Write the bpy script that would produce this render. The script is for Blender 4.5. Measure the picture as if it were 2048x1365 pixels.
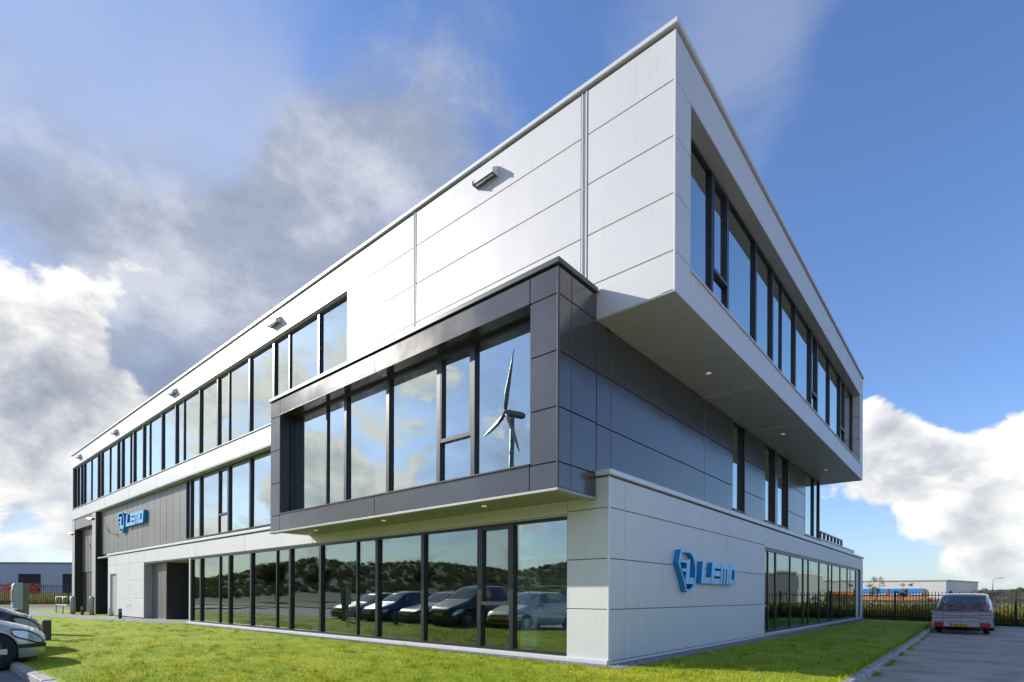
import bpy, bmesh, math, random
import numpy as np
from mathutils import Vector, Matrix
R = math.radians
rnd = random.Random(7)
nrg = np.random.default_rng(11)
sc = bpy.context.scene
for o in list(bpy.data.objects):
    bpy.data.objects.remove(o)
C = sc.collection

# ------------------------------------------------------------------ camera
YAW, ROLL = 0.7097, 0.004
cd = bpy.data.cameras.new('camera'); cam = bpy.data.objects.new('camera', cd); C.objects.link(cam)
rt = Vector((math.cos(YAW), math.sin(YAW), 0)); fw = Vector((-math.sin(YAW), math.cos(YAW), 0)); up = Vector((0, 0, 1))
r2 = rt * math.cos(ROLL) + up * math.sin(ROLL); u2 = up * math.cos(ROLL) - rt * math.sin(ROLL)
m3 = Matrix((r2, u2, -fw)).transposed()
cam.matrix_world = Matrix.Translation((4.8306, -8.1802, 1.2)) @ m3.to_4x4()
cd.sensor_width = 36; cd.lens = 1085.04 / 2048 * 36; cd.shift_y = 508.9 / 2048
cd.clip_start = 0.05; cd.clip_end = 6000
sc.camera = cam

# ------------------------------------------------------------------ sun, exposure
SUN_EL = R(27); SX, SY = -0.9165, -0.400            # horizontal direction towards the sun
sl = bpy.data.lights.new('sun', 'SUN'); so = bpy.data.objects.new('sun', sl); C.objects.link(so)
sd = Vector((SX * math.cos(SUN_EL), SY * math.cos(SUN_EL), math.sin(SUN_EL)))
so.rotation_euler = sd.to_track_quat('Z', 'Y').to_euler(); so.location = (-30, -30, 30)
sl.energy = 3.0; sl.angle = R(0.53); sl.color = (1.0, 0.95, 0.87)
sc.view_settings.view_transform = 'Standard'; sc.view_settings.look = 'None'
sc.view_settings.exposure = 0.95; sc.view_settings.gamma = 1.0; sc.view_settings.use_curve_mapping = False
sc.render.engine = 'CYCLES'
cy = sc.cycles
cy.use_denoising = True; cy.max_bounces = 8; cy.transparent_max_bounces = 16; cy.glossy_bounces = 4
cy.diffuse_bounces = 3; cy.sample_clamp_indirect = 6; cy.caustics_reflective = False; cy.caustics_refractive = False

# ------------------------------------------------------------------ node helpers
class NT:
    def __init__(s, tree): s.t = tree; s.n = tree.nodes; s.l = tree.links
    def node(s, typ, **kw):
        n = s.n.new(typ)
        for k, v in kw.items(): setattr(n, k, v)
        return n
    def put(s, sock, v):
        if v is None: return
        if hasattr(v, 'is_linked') or hasattr(v, 'links'): s.l.new(v, sock)
        else: sock.default_value = v
    def math(s, op, a, b=None, c=None, clamp=False):
        n = s.node('ShaderNodeMath', operation=op, use_clamp=clamp)
        s.put(n.inputs[0], a); s.put(n.inputs[1], b); s.put(n.inputs[2], c)
        return n.outputs[0]
    def vmath(s, op, a, b=None, scale=None):
        n = s.node('ShaderNodeVectorMath', operation=op)
        s.put(n.inputs[0], a); s.put(n.inputs[1], b)
        if scale is not None: s.put(n.inputs['Scale'], scale)
        return n.outputs['Value'] if op in ('DOT_PRODUCT', 'LENGTH', 'DISTANCE') else n.outputs[0]
    def noise(s, vec, scale=5., detail=4., rough=.5, dist=0., col=False):
        n = s.node('ShaderNodeTexNoise'); s.put(n.inputs['Vector'], vec)
        n.inputs['Scale'].default_value = scale; n.inputs['Detail'].default_value = detail
        n.inputs['Roughness'].default_value = rough; n.inputs['Distortion'].default_value = dist
        return n.outputs['Color'] if col else n.outputs[0]
    def ramp(s, fac, stops, interp='LINEAR'):
        n = s.node('ShaderNodeValToRGB'); s.put(n.inputs[0], fac); cr = n.color_ramp; cr.interpolation = interp
        while len(cr.elements) < len(stops): cr.elements.new(0.5)
        for e, (p, c) in zip(cr.elements, stops):
            e.position = p; e.color = (*c, 1) if len(c) == 3 else c
        return n.outputs[0]
    def mix(s, fac, a, b, blend='MIX'):
        n = s.node('ShaderNodeMix', data_type='RGBA', blend_type=blend)
        s.put(n.inputs[0], fac)
        for i, v in ((6, a), (7, b)):
            if isinstance(v, tuple): v = (*v, 1) if len(v) == 3 else v
            s.put(n.inputs[i], v)
        return n.outputs[2]
    def smooth(s, x, lo, hi, a=0., b=1.):
        n = s.node('ShaderNodeMapRange', interpolation_type='SMOOTHSTEP')
        s.put(n.inputs[0], x); s.put(n.inputs[1], lo); s.put(n.inputs[2], hi); s.put(n.inputs[3], a); s.put(n.inputs[4], b)
        return n.outputs[0]
    def lin(s, x, lo, hi, a=0., b=1.):
        n = s.node('ShaderNodeMapRange'); n.clamp = True
        s.put(n.inputs[0], x); s.put(n.inputs[1], lo); s.put(n.inputs[2], hi); s.put(n.inputs[3], a); s.put(n.inputs[4], b)
        return n.outputs[0]

# ------------------------------------------------------------------ world: clear sky plus drifting clouds
world = bpy.data.worlds.new('World'); sc.world = world; world.use_nodes = True
world.cycles.sampling_method = 'MANUAL'; world.cycles.sample_map_resolution = 256
w = NT(world.node_tree); w.n.clear()
def pdir(px, py):                                   # sky direction that a point of the photograph looks along
    d = fw + r2 * ((px - 1024) / 1085.04) - u2 * ((py - 1191.37) / 1085.04)
    return d.normalized()
sky = w.node('ShaderNodeTexSky', sky_type='NISHITA', sun_disc=False)
sky.sun_elevation = SUN_EL; sky.sun_rotation = math.atan2(SX, SY); sky.air_density = 1.0; sky.dust_density = 0.5; sky.ozone_density = 2.5
dirv = w.vmath('NORMALIZE', w.node('ShaderNodeTexCoord').outputs['Generated'])
sep = w.node('ShaderNodeSeparateXYZ'); w.put(sep.inputs[0], dirv); dz = sep.outputs[2]
den = w.math('ADD', w.math('MAXIMUM', dz, 0.0), 0.22)
comb = w.node('ShaderNodeCombineXYZ'); w.put(comb.inputs[0], w.math('DIVIDE', sep.outputs[0], den)); w.put(comb.inputs[1], w.math('DIVIDE', sep.outputs[1], den))
layer = comb.outputs[0]
def blobs(items, vec):
    tot = None
    for d, s, a in items:
        dp = w.math('SUBTRACT', w.vmath('DOT_PRODUCT', vec, tuple(d)), 1.0)
        g = w.math('MULTIPLY', w.math('EXPONENT', w.math('MULTIPLY', dp, 1.0 / (s * s))), a)
        tot = g if tot is None else w.math('ADD', tot, g)
    return tot
SKYGAIN = (0.80, 0.92, 1.16)
wob = w.vmath('SCALE', w.vmath('SUBTRACT', w.noise(dirv, 2.6, 3, .5, col=True), (.5, .5, .5)), scale=0.30)
dirw = w.vmath('NORMALIZE', w.vmath('ADD', dirv, wob))
# soft high veil of wind-drawn cloud
VEIL = [((330, 230), .12, .14), ((560, 430), .14, .16), ((640, 620), .2, .16), ((30, 160), .16, .06), ((1510, 60), .13, .36), ((1430, 200), .09, .26), ((480, 330), .06, .10),
        ((1600, 330), .05, .12), ((1900, 200), .30, -.30), ((1850, 620), .25, -.20), ((1000, 60), .20, -.16), ((800, 100), .2, -.12), ((850, 430), .2, .10)]
veil_cov = blobs([(pdir(*p), s, a) for p, s, a in VEIL], dirw)
vn = w.noise(w.vmath('MULTIPLY', layer, (1.0, 1.9, 1.)), 1.5, 6, .55, .7)
veil = w.smooth(w.math('ADD', vn, veil_cov), 0.44, 0.86)
# grey rain cloud with soft edges
STR = [((300, 460), .20, .26), ((620, 540), .20, .26), ((900, 380), .16, .16), ((60, 680), .2, .16), ((1150, 150), .13, .10), ((240, 90), .14, -.20), ((640, 120), .14, -.12), ((480, 640), .14, .10), ((1900, 200), .5, -.3), ((2600, 700), .30, -.25)]
str_cov = blobs([(pdir(*p), s, a) for p, s, a in STR], dirw)
sn = w.noise(w.vmath('MULTIPLY', dirw, (1., 1., 1.8)), 2.6, 6, .55, .3)
strat = w.smooth(w.math('ADD', sn, str_cov), 0.48, 0.84)
scol = w.ramp(w.noise(w.vmath('MULTIPLY', dirv, (1., 1., 1.6)), 5.5, 6, .6), [(.3, (1.15, 1.35, 1.8)), (.5, (1.75, 1.95, 2.4)), (.66, (3.0, 3.1, 3.4))])
# cumulus and rain cloud banks
CUM = [((50, 540), .07, .10), ((200, 690), .10, .12), ((400, 680), .08, .06), ((40, 790), .12, .06), ((300, 860), .12, .09), ((120, 1060), .16, .13), ((640, 560), .09, .05), ((470, 480), .10, -.08), ((330, 560), .08, -.06),
       ((1820, 870), .085, .28), ((1765, 930), .08, .18), ((1760, 800), .035, .12), ((2000, 950), .10, .26), ((1850, 1000), .10, .16), ((1960, 1035), .06, .12), ((2046, 860), .06, .15), ((1930, 825), .026, -.22), ((1800, 1085), .05, -.10),
       ((1990, 1135), .035, .16), ((1650, 640), .14, -.2), ((1960, 680), .10, -.26), ((1850, 250), .40, -.25), ((900, 20), .35, -.22), ((150, 250), .18, -.16), ((2700, 500), .35, -.16)]
mir = lambda p: Vector((pdir(*p).x, -pdir(*p).y, pdir(*p).z))
cum_cov = blobs([(pdir(*p), s, a) for p, s, a in CUM] + [(mir((420, 850)), .16, .09), (mir((720, 900)), .12, .08), (mir((700, 1090)), .12, .06), (mir((640, 640)), .10, .06)], dirv)
warp = w.vmath('ADD', dirv, w.vmath('SCALE', w.vmath('SUBTRACT', w.noise(dirv, 4.5, 2, .5, col=True), (.5, .5, .5)), scale=0.09))
scl = w.vmath('MULTIPLY', warp, (1., 1., 1.55))
cn = w.noise(scl, 5.6, 8, .565, .12)
cn2 = w.noise(w.vmath('ADD', scl, tuple(sd * 0.035)), 5.6, 6, .56, .12)
cden = w.math('ADD', cn, cum_cov)
cum = w.smooth(cden, 0.560, 0.640)
thick = w.smooth(cden, 0.57, 0.83)
DARK = [((265, 765), .06, .30), ((40, 720), .07, .18), ((330, 520), .14, .22), ((240, 920), .12, .16), ((1930, 995), .04, .20), ((2046, 1000), .05, .20), ((560, 570), .12, .10)]
BRIGHT = [((40, 520), .08, .22), ((200, 640), .10, .2), ((420, 660), .08, .16), ((1830, 870), .12, .42), ((100, 1090), .15, .18), ((2000, 920), .09, .36)]
dk = blobs([(pdir(*p), s, a) for p, s, a in DARK], dirw); br = blobs([(pdir(*p), s, a) for p, s, a in BRIGHT], dirw)
lit = w.math('ADD', w.math('MULTIPLY', w.math('SUBTRACT', cn, cn2), 3.4), 0.78)
lit = w.math('SUBTRACT', lit, w.math('MULTIPLY', thick, 0.42))
sunny = blobs([(sd, .42, .22)], dirv)                 # cloud near the sun scatters more light forward
lit = w.math('ADD', w.math('ADD', w.math('SUBTRACT', lit, dk), br), sunny, clamp=True)
ccol = w.ramp(lit, [(0., (1.35, 1.5, 1.8)), (.35, (2.1, 2.25, 2.55)), (.65, (3.2, 3.25, 3.35)), (1., (4.75, 4.65, 4.45))])
vcol = w.mix(w.smooth(w.noise(layer, .8, 3, .5), .35, .7), (1.6, 1.95, 2.75), (2.5, 2.8, 3.5))
blue = w.vmath('MULTIPLY', sky.outputs[0], SKYGAIN)
lum = w.vmath('DOT_PRODUCT', blue, (.3, .5, .2))
blue = w.vmath('SCALE', blue, scale=w.math('DIVIDE', w.math('MULTIPLY', w.math('POWER', lum, 1.15), 1.0), w.math('MULTIPLY', lum, w.math('ADD', 1.0, w.math('MULTIPLY', lum, 0.16)))))
c1 = w.mix(w.math('MULTIPLY', veil, 0.60), blue, vcol)
c1 = w.mix(w.math('MULTIPLY', strat, 0.88), c1, scol)
c2 = w.mix(w.math('MULTIPLY', cum, 0.95), c1, ccol)
hazeband = w.math('MULTIPLY', w.math('EXPONENT', w.math('MULTIPLY', w.math('MAXIMUM', dz, 0.), -14.)), .5)
c3 = w.mix(hazeband, c2, (3.3, 3.6, 3.9))
bg = w.node('ShaderNodeBackground'); w.put(bg.inputs[0], c3); bg.inputs[1].default_value = 0.12
out = w.node('ShaderNodeOutputWorld'); w.l.new(bg.outputs[0], out.inputs[0])

# ------------------------------------------------------------------ materials
MATS = {}
def material(name, col, rough=.5, metal=0., var=.06, nscale=6., bump=0., bscale=40., coat=0., ior=1.5, objvar=0., rvar=0., col2=None, c2=(.45, .62), c2scale=2., detail=5., emit=None, sheen=0.):
    m = bpy.data.materials.new(name); m.use_nodes = True; t = NT(m.node_tree)
    b = t.n['Principled BSDF']; tc = t.node('ShaderNodeTexCoord').outputs['Object']
    g = t.node('ShaderNodeNewGeometry').outputs['Position']
    n = t.noise(g, nscale, detail, .55)
    f = t.lin(n, .25, .75, 1 - var, 1 + var)
    if objvar:
        oi = t.node('ShaderNodeObjectInfo').outputs['Random']
        f = t.math('MULTIPLY', f, t.lin(oi, 0., 1., 1 - objvar, 1 + objvar))
    base = (*col, 1)
    if col2 is not None:
        base = t.mix(t.smooth(t.noise(g, c2scale, 6, .6), c2[0], c2[1]), tuple(col), tuple(col2))
    mx = t.node('ShaderNodeVectorMath', operation='SCALE'); t.put(mx.inputs[0], base if not isinstance(base, tuple) else tuple(col)); t.put(mx.inputs['Scale'], f)
    t.put(b.inputs['Base Color'], mx.outputs[0])
    b.inputs['Roughness'].default_value = rough; b.inputs['Metallic'].default_value = metal; b.inputs['IOR'].default_value = ior
    if rvar: t.put(b.inputs['Roughness'], t.lin(t.noise(g, nscale * .6, 4, .6), .3, .7, rough - rvar, rough + rvar))
    if coat: b.inputs['Coat Weight'].default_value = coat; b.inputs['Coat Roughness'].default_value = .04
    if bump:
        bp = t.node('ShaderNodeBump'); bp.inputs['Strength'].default_value = bump; bp.inputs['Distance'].default_value = .02
        t.put(bp.inputs['Height'], t.noise(g, bscale, 4, .6)); t.put(b.inputs['Normal'], bp.outputs[0])
    if emit: b.inputs['Emission Color'].default_value = (*emit[0], 1); b.inputs['Emission Strength'].default_value = emit[1]
    MATS[name] = m
    return m
def cladding(name, col, rough, metal, ior, streak, wave):
    m = material(name, col, rough, metal, .015, 1.3, objvar=.022, rvar=.03, ior=ior); t = NT(m.node_tree); b = t.n['Principled BSDF']
    g = t.node('ShaderNodeNewGeometry').outputs['Position']
    st = t.noise(t.vmath('MULTIPLY', g, (7., 7., .35)), 1.6, 4, .6); fine = t.noise(g, 1.1, 3, .6)
    k = t.math('SUBTRACT', 1.0, t.math('MULTIPLY', t.smooth(st, .52, .74), t.math('MULTIPLY', t.smooth(fine, .4, .65), streak)))
    src = b.inputs['Base Color'].links[0].from_socket
    sc_ = t.node('ShaderNodeVectorMath', operation='SCALE'); t.put(sc_.inputs[0], src); t.put(sc_.inputs['Scale'], k); t.put(b.inputs['Base Color'], sc_.outputs[0])
    oi = t.node('ShaderNodeObjectInfo').outputs['Random']; off = t.node('ShaderNodeCombineXYZ'); t.put(off.inputs[0], t.math('MULTIPLY', oi, 53.)); t.put(off.inputs[2], t.math('MULTIPLY', oi, 17.))
    bp = t.node('ShaderNodeBump'); bp.inputs['Strength'].default_value = 1.; bp.inputs['Distance'].default_value = wave
    t.put(bp.inputs['Height'], t.noise(t.vmath('ADD', g, off.outputs[0]), .9, 2, .5)); t.put(b.inputs['Normal'], bp.outputs[0])
cladding('silver', (.66, .65, .635), .50, .10, 1.42, .12, .010)
material('silver_trim', (.70, .70, .69), .42, .15, .02, 2.)
material('white_plinth', (.62, .62, .6), .6, 0, .06, 3.)
cladding('dark_panel', (.066, .062, .060), .19, .22, 1.95, .15, .010)
material('dark_trim', (.07, .07, .075), .35, .3, .03, 2.)
material('gap_dark', (.13, .13, .135), .8, 0, .05)
material('mullion', (.022, .023, .025), .35, .2, .05, ior=1.6)
material('sash', (.05, .05, .055), .35, .2, .05)
material('soffit', (.50, .50, .51), .38, .2, .03, 1.5, objvar=.03)
material('soffit_beige', (.27, .265, .27), .45, .2, .03)
material('bronze_board', (.20, .19, .17), .42, .35, .04, 1., objvar=.05)
material('grey_column', (.42, .41, .39), .5, .1, .05)
material('black_recess', (.02, .02, .021), .6, 0, .05)
material('interior_white', (.8, .82, .8), .7, 0, .03)
material('interior_floor', (.40, .40, .38), .5, 0, .06)
material('interior_ceiling', (.7, .7, .69), .8, 0, .02)
material('desk_white', (.75, .77, .76), .4, 0, .02)
material('chair_black', (.03, .03, .035), .6, 0, .05)
material('sign_front', (.20, .53, .82), .3, .1, .03, ior=1.5)
material('sign_side', (.005, .27, .60), .35, .0, .03)
material('concrete', (.33, .32, .30), .85, 0, .12, 8., bump=.25, bscale=60., col2=(.22, .215, .2), c2=(.5, .75), c2scale=3.)
material('kerb', (.42, .40, .36), .85, 0, .12, 9., bump=.35, bscale=50., objvar=.10, col2=(.17, .165, .14), c2=(.5, .7), c2scale=4.)
material('paver', (.20, .195, .185), .85, 0, .12, 10., bump=.25, bscale=60., objvar=.10, col2=(.13, .125, .115), c2=(.5, .7), c2scale=2.2)
material('earth', (.16, .12, .08), .95, 0, .25, 20., bump=.5, bscale=40.)
material('gravel', (.26, .255, .25), .9, 0, .5, 60., bump=1., bscale=70., col2=(.10, .10, .10), c2=(.42, .6), c2scale=45.)
material('stone', (.3, .295, .29), .9, 0, .3, 30., objvar=.3)
material('steel_grey', (.34, .35, .34), .45, .4, .05, 4.)
material('anthracite', (.055, .058, .06), .5, .1, .06, 8.)
material('charger_grey', (.46, .49, .45), .5, 0, .04)
material('charger_dark', (.20, .20, .18), .55, 0, .05)
material('rubber', (.02, .02, .02), .8, 0, .1, bump=.1)
material('blackplastic', (.025, .025, .027), .5, 0, .05)
material('chrome', (.7, .7, .72), .12, 1., .0)
material('rim', (.45, .46, .47), .3, .8, .03)
material('lampglass', (.65, .68, .66), .08, .25, .15, 20., coat=1.)
material('redlight', (.45, .01, .015), .12, 0, .1, 30., coat=1.)
material('amber', (.7, .25, .02), .15, 0, .1, 30., coat=1.)
material('plate_yellow', (.75, .42, .02), .4, 0, .02)
material('plate_blue', (.02, .08, .5), .4, 0, .02)
material('plate_ink', (.02, .02, .02), .5)
material('carglass', (.03, .035, .035), .03, 0, .0, ior=2.0, coat=1.)
for nm, c in (('silver', (.50, .53, .52)), ('black', (.015, .016, .018)), ('white', (.7, .7, .69)), ('blue', (.03, .07, .25)), ('grey', (.12, .125, .13)), ('darkblue', (.015, .025, .07)), ('volvo', (.36, .36, .37))):
    material('paint_' + nm, c, .32, .45 if nm not in ('white', 'black') else 0., .01, coat=1.)
material('trailer_alu', (.42, .41, .43), .45, .6, .06, 5., bump=.05, bscale=8.)
material('tarp', (.14, .075, .055), .7, 0, .25, 9., bump=.4, bscale=14., col2=(.22, .15, .13), c2=(.45, .6), c2scale=8.)
material('fence_black', (.03, .022, .018), .5, .2, .1, objvar=.2)
material('warehouse_cream', (.72, .69, .62), .7, 0, .04, .5)
material('warehouse_roof', (.50, .48, .42), .7, 0, .05, .5)  # darker cream for the roof slabs of the cream buildings
material('blue_door', (.05, .26, .60), .5, 0, .05, .5)
material('orange_stripe', (.75, .22, .03), .6, 0, .05, .5)
material('yellow_stripe', (.75, .55, .18), .6, 0, .05)
material('brick_far', (.34, .17, .11), .85, 0, .15, 4., col2=(.25, .13, .09), c2scale=6.)
material('warehouse_grey', (.58, .56, .57), .6, .1, .05, .4)
material('roof_grey', (.30, .32, .30), .7, 0, .05)
material('red_paint', (.45, .05, .03), .5, 0, .15, 3.)
material('turbine', (.22, .225, .22), .5, 0, .03)  # darker than its real paint: the backlit silhouette is put into the colour
material('bark', (.10, .075, .05), .9, 0, .25, 12., bump=.4)
material('lamp_on', (.9, .7, .4), .4, emit=((1., .72, .35), 2.2))
material('downlight', (.9, .9, .88), .3, emit=((1., .95, .85), .12))

def foliage(name, a, b, c, scale=.9, fine=9., trans=.35, rough=.55, upn=0.):
    m = bpy.data.materials.new(name); m.use_nodes = True; t = NT(m.node_tree); t.n.clear()
    g = t.node('ShaderNodeNewGeometry').outputs['Position']
    n1 = t.noise(g, scale, 4, .6, .3); n2 = t.noise(g, fine, 3, .6)
    k = t.mix(t.smooth(n1, .40, .62), a, b); k = t.mix(t.smooth(n2, .45, .72), k, c)
    if upn > .7:
        n3 = t.noise(t.vmath('MULTIPLY', g, (.35, 1., 1.)), .75, 3, .5, .4); k = t.mix(t.math('MULTIPLY', t.smooth(n3, .50, .66), .75), k, tuple(x * y for x, y in zip(c, (1.08, 1.05, .8))))  # stretched yellow streaks: mown patches, with sunlit stripes put into the colour
        n4 = t.noise(g, 1.6, 4, .6); k = t.mix(t.math('MULTIPLY', t.smooth(n4, .56, .70), .28), k, tuple(x * .62 for x in a))
    att = t.node('ShaderNodeAttribute', attribute_name='tone')
    k2 = t.node('ShaderNodeVectorMath', operation='SCALE'); t.put(k2.inputs[0], k); t.put(k2.inputs['Scale'], t.math('ADD', att.outputs['Fac'], 1.0))
    d = t.node('ShaderNodeBsdfDiffuse'); tr = t.node('ShaderNodeBsdfTranslucent'); gl = t.node('ShaderNodeBsdfGlossy'); gl.inputs['Roughness'].default_value = rough
    t.put(d.inputs[0], k2.outputs[0]); t.put(tr.inputs[0], k2.outputs[0])
    if upn:
        gn = t.node('ShaderNodeNewGeometry').outputs['Normal']
        nv = t.vmath('NORMALIZE', t.vmath('ADD', t.vmath('SCALE', gn, scale=1 - upn), (0, 0, upn)))
        t.put(d.inputs['Normal'], nv)
    mx = t.node('ShaderNodeMixShader'); mx.inputs[0].default_value = trans; t.l.new(d.outputs[0], mx.inputs[1]); t.l.new(tr.outputs[0], mx.inputs[2])
    mg = t.node('ShaderNodeMixShader'); mg.inputs[0].default_value = .012; t.l.new(mx.outputs[0], mg.inputs[1]); t.l.new(gl.outputs[0], mg.inputs[2])
    o = t.node('ShaderNodeOutputMaterial'); t.l.new(mg.outputs[0], o.inputs[0]); MATS[name] = m
foliage('grass_blade', (.36, .48, .014), (.53, .57, .018), (.70, .66, .05), .55, 7., .22, upn=.72)
foliage('weeds', (.24, .25, .05), (.36, .30, .08), (.17, .19, .04), .5, 3., .25, upn=.5)
foliage('scrub', (.13, .14, .05), (.17, .155, .06), (.10, .115, .04), .12, 1.2, .3, upn=.4)
foliage('leaf', (.07, .10, .025), (.10, .12, .03), (.05, .08, .02), .8, 4., .4)
foliage('flower_red', (.45, .06, .03), (.5, .14, .04), (.25, .05, .03), .8, 3., .3)
material('lawn_soil', (.25, .36, .012), .95, 0, .2, 14., bump=.6, bscale=30., col2=(.42, .46, .02), c2=(.42, .62), c2scale=.8)
material('field', (.10, .12, .035), .95, 0, .2, .4, bump=.4, bscale=6., col2=(.18, .15, .06), c2=(.42, .62), c2scale=.05)
material('dune', (.024, .029, .012), .95, 0, .25, .25, bump=.1, bscale=.6, col2=(.032, .034, .015), c2=(.45, .6), c2scale=.04)

def asphalt(name, col):
    m = material(name, col, .9, 0, .18, 30., bump=.5, bscale=140., col2=tuple(x * .7 for x in col), c2=(.45, .65), c2scale=.9)
asphalt('asphalt', (.58, .46, .355))
asphalt('asphalt_far', (.26, .25, .24))

def glass_material(name, tint, r0, wav):
    m = bpy.data.materials.new(name); m.use_nodes = True; t = NT(m.node_tree); t.n.clear()
    g = t.node('ShaderNodeNewGeometry').outputs['Position']; oi = t.node('ShaderNodeObjectInfo').outputs['Random']
    off = t.node('ShaderNodeCombineXYZ'); t.put(off.inputs[0], t.math('MULTIPLY', oi, 37.)); t.put(off.inputs[1], t.math('MULTIPLY', oi, 91.))
    n = t.noise(t.vmath('ADD', g, off.outputs[0]), .55, 1.5, .4)
    bp = t.node('ShaderNodeBump'); bp.inputs['Strength'].default_value = 1.; bp.inputs['Distance'].default_value = wav; t.put(bp.inputs['Height'], n)
    gl = t.node('ShaderNodeBsdfGlossy'); gl.inputs['Roughness'].default_value = .0; gl.inputs['Color'].default_value = (.88, .97, .92, 1); t.put(gl.inputs['Normal'], bp.outputs[0])
    tr = t.node('ShaderNodeBsdfTransparent'); tr.inputs[0].default_value = (*tint, 1)
    fr = t.node('ShaderNodeFresnel'); fr.inputs[0].default_value = 1.55
    f = t.math('ADD', t.math('MULTIPLY', fr.outputs[0], .8), r0, clamp=True)
    mx = t.node('ShaderNodeMixShader'); t.put(mx.inputs[0], f); t.l.new(tr.outputs[0], mx.inputs[1]); t.l.new(gl.outputs[0], mx.inputs[2])
    o = t.node('ShaderNodeOutputMaterial'); t.l.new(mx.outputs[0], o.inputs[0]); MATS[name] = m
glass_material('glass', (.84, .92, .87), .54, .006)
glass_material('glass_ground', (.92, .99, .95), .16, .006)

# ------------------------------------------------------------------ mesh helpers
class MB:
    def __init__(s): s.v = []; s.f = []; s.sm = []
    def add(s, vs, fs, smooth=False):
        o = len(s.v); s.v += [tuple(p) for p in vs]; s.f += [tuple(i + o for i in f) for f in fs]; s.sm += [smooth] * len(fs); return s
    def box(s, x0, x1, y0, y1, z0, z1, b=0.):
        if x0 > x1: x0, x1 = x1, x0
        if y0 > y1: y0, y1 = y1, y0
        if z0 > z1: z0, z1 = z1, z0
        if b <= 0:
            return s.add([(x0, y0, z0), (x1, y0, z0), (x1, y1, z0), (x0, y1, z0), (x0, y0, z1), (x1, y0, z1), (x1, y1, z1), (x0, y1, z1)],
                         [(0, 3, 2, 1), (4, 5, 6, 7), (0, 1, 5, 4), (1, 2, 6, 5), (2, 3, 7, 6), (3, 0, 4, 7)])
        b = min(b, (x1 - x0) * .45, (y1 - y0) * .45, (z1 - z0) * .45)
        X = (x0, x1); Y = (y0, y1); Z = (z0, z1); vs = []; idx = {}
        for i in (0, 1):
            for j in (0, 1):
                for k in (0, 1):
                    sx, sy, sz = (b, -b)[i], (b, -b)[j], (b, -b)[k]
                    idx[i, j, k] = len(vs)
                    vs += [(X[i], Y[j] + sy, Z[k] + sz), (X[i] + sx, Y[j], Z[k] + sz), (X[i] + sx, Y[j] + sy, Z[k])]
        F = []
        for i in (0, 1):
            q = [idx[i, 0, 0], idx[i, 1, 0], idx[i, 1, 1], idx[i, 0, 1]]; F.append(q if i else q[::-1])
        for j in (0, 1):
            q = [idx[0, j, 0] + 1, idx[0, j, 1] + 1, idx[1, j, 1] + 1, idx[1, j, 0] + 1]; F.append(q if j else q[::-1])
        for k in (0, 1):
            q = [idx[0, 0, k] + 2, idx[1, 0, k] + 2, idx[1, 1, k] + 2, idx[0, 1, k] + 2]; F.append(q if k else q[::-1])
        def ed(a, c, pa, pb):
            F.append([a + pa, c + pa, c + pb, a + pb])
        for j in (0, 1):
            for k in (0, 1): ed(idx[0, j, k], idx[1, j, k], 1, 2)
        for i in (0, 1):
            for k in (0, 1): ed(idx[i, 0, k], idx[i, 1, k], 0, 2)
        for i in (0, 1):
            for j in (0, 1): ed(idx[i, j, 0], idx[i, j, 1], 0, 1)
        for v in idx.values(): F.append([v, v + 1, v + 2])
        return s.add(vs, F)
    def tube(s, pts, r, n=10, caps=True, smooth=True):
        pts = [Vector(p) for p in pts]; rs = r if isinstance(r, (list, tuple)) else [r] * len(pts)
        rings = []; ref = None
        for i, p in enumerate(pts):
            d = (pts[min(i + 1, len(pts) - 1)] - pts[max(i - 1, 0)]).normalized()
            if ref is None: ref = d.orthogonal().normalized()
            a = (ref - d * ref.dot(d)).normalized(); b = d.cross(a); ref = a
            rings.append([p + (a * math.cos(2 * math.pi * k / n) + b * math.sin(2 * math.pi * k / n)) * rs[i] for k in range(n)])
        vs = [q for rg in rings for q in rg]; fs = []
        for i in range(len(pts) - 1):
            for k in range(n): fs.append((i * n + k, i * n + (k + 1) % n, (i + 1) * n + (k + 1) % n, (i + 1) * n + k))
        s.add(vs, fs, smooth)
        if caps: o = len(s.v) - len(vs); s.f += [tuple(o + k for k in range(n))[::-1], tuple(o + len(vs) - n + k for k in range(n))]; s.sm += [False, False]
        return s
    def lathe(s, prof, n=24, axis='z', c=(0, 0, 0), smooth=True, caps=True):
        vs = []; fs = []
        for r, h in prof:
            for k in range(n):
                a = 2 * math.pi * k / n; p = (r * math.cos(a), r * math.sin(a), h)
                if axis == 'x': p = (p[2], p[0], p[1])
                if axis == 'y': p = (p[1], p[2], p[0])
                vs.append((p[0] + c[0], p[1] + c[1], p[2] + c[2]))
        for i in range(len(prof) - 1):
            for k in range(n): fs.append((i * n + k, i * n + (k + 1) % n, (i + 1) * n + (k + 1) % n, (i + 1) * n + k))
        if caps: fs.append(tuple(range(n))[::-1]); fs.append(tuple((len(prof) - 1) * n + k for k in range(n)))
        return s.add(vs, fs, smooth)
    def prism(s, poly, a0, a1, fn):                   # polygon extruded: fn(u, v, a) -> xyz
        n = len(poly); vs = [fn(u, v, a0) for u, v in poly] + [fn(u, v, a1) for u, v in poly]
        fs = [tuple(range(n))[::-1], tuple(range(n, 2 * n))] + [(i, (i + 1) % n, n + (i + 1) % n, n + i) for i in range(n)]
        return s.add(vs, fs)
    def xform(s, M): s.v = [tuple(M @ Vector(p)) for p in s.v]; return s
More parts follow.
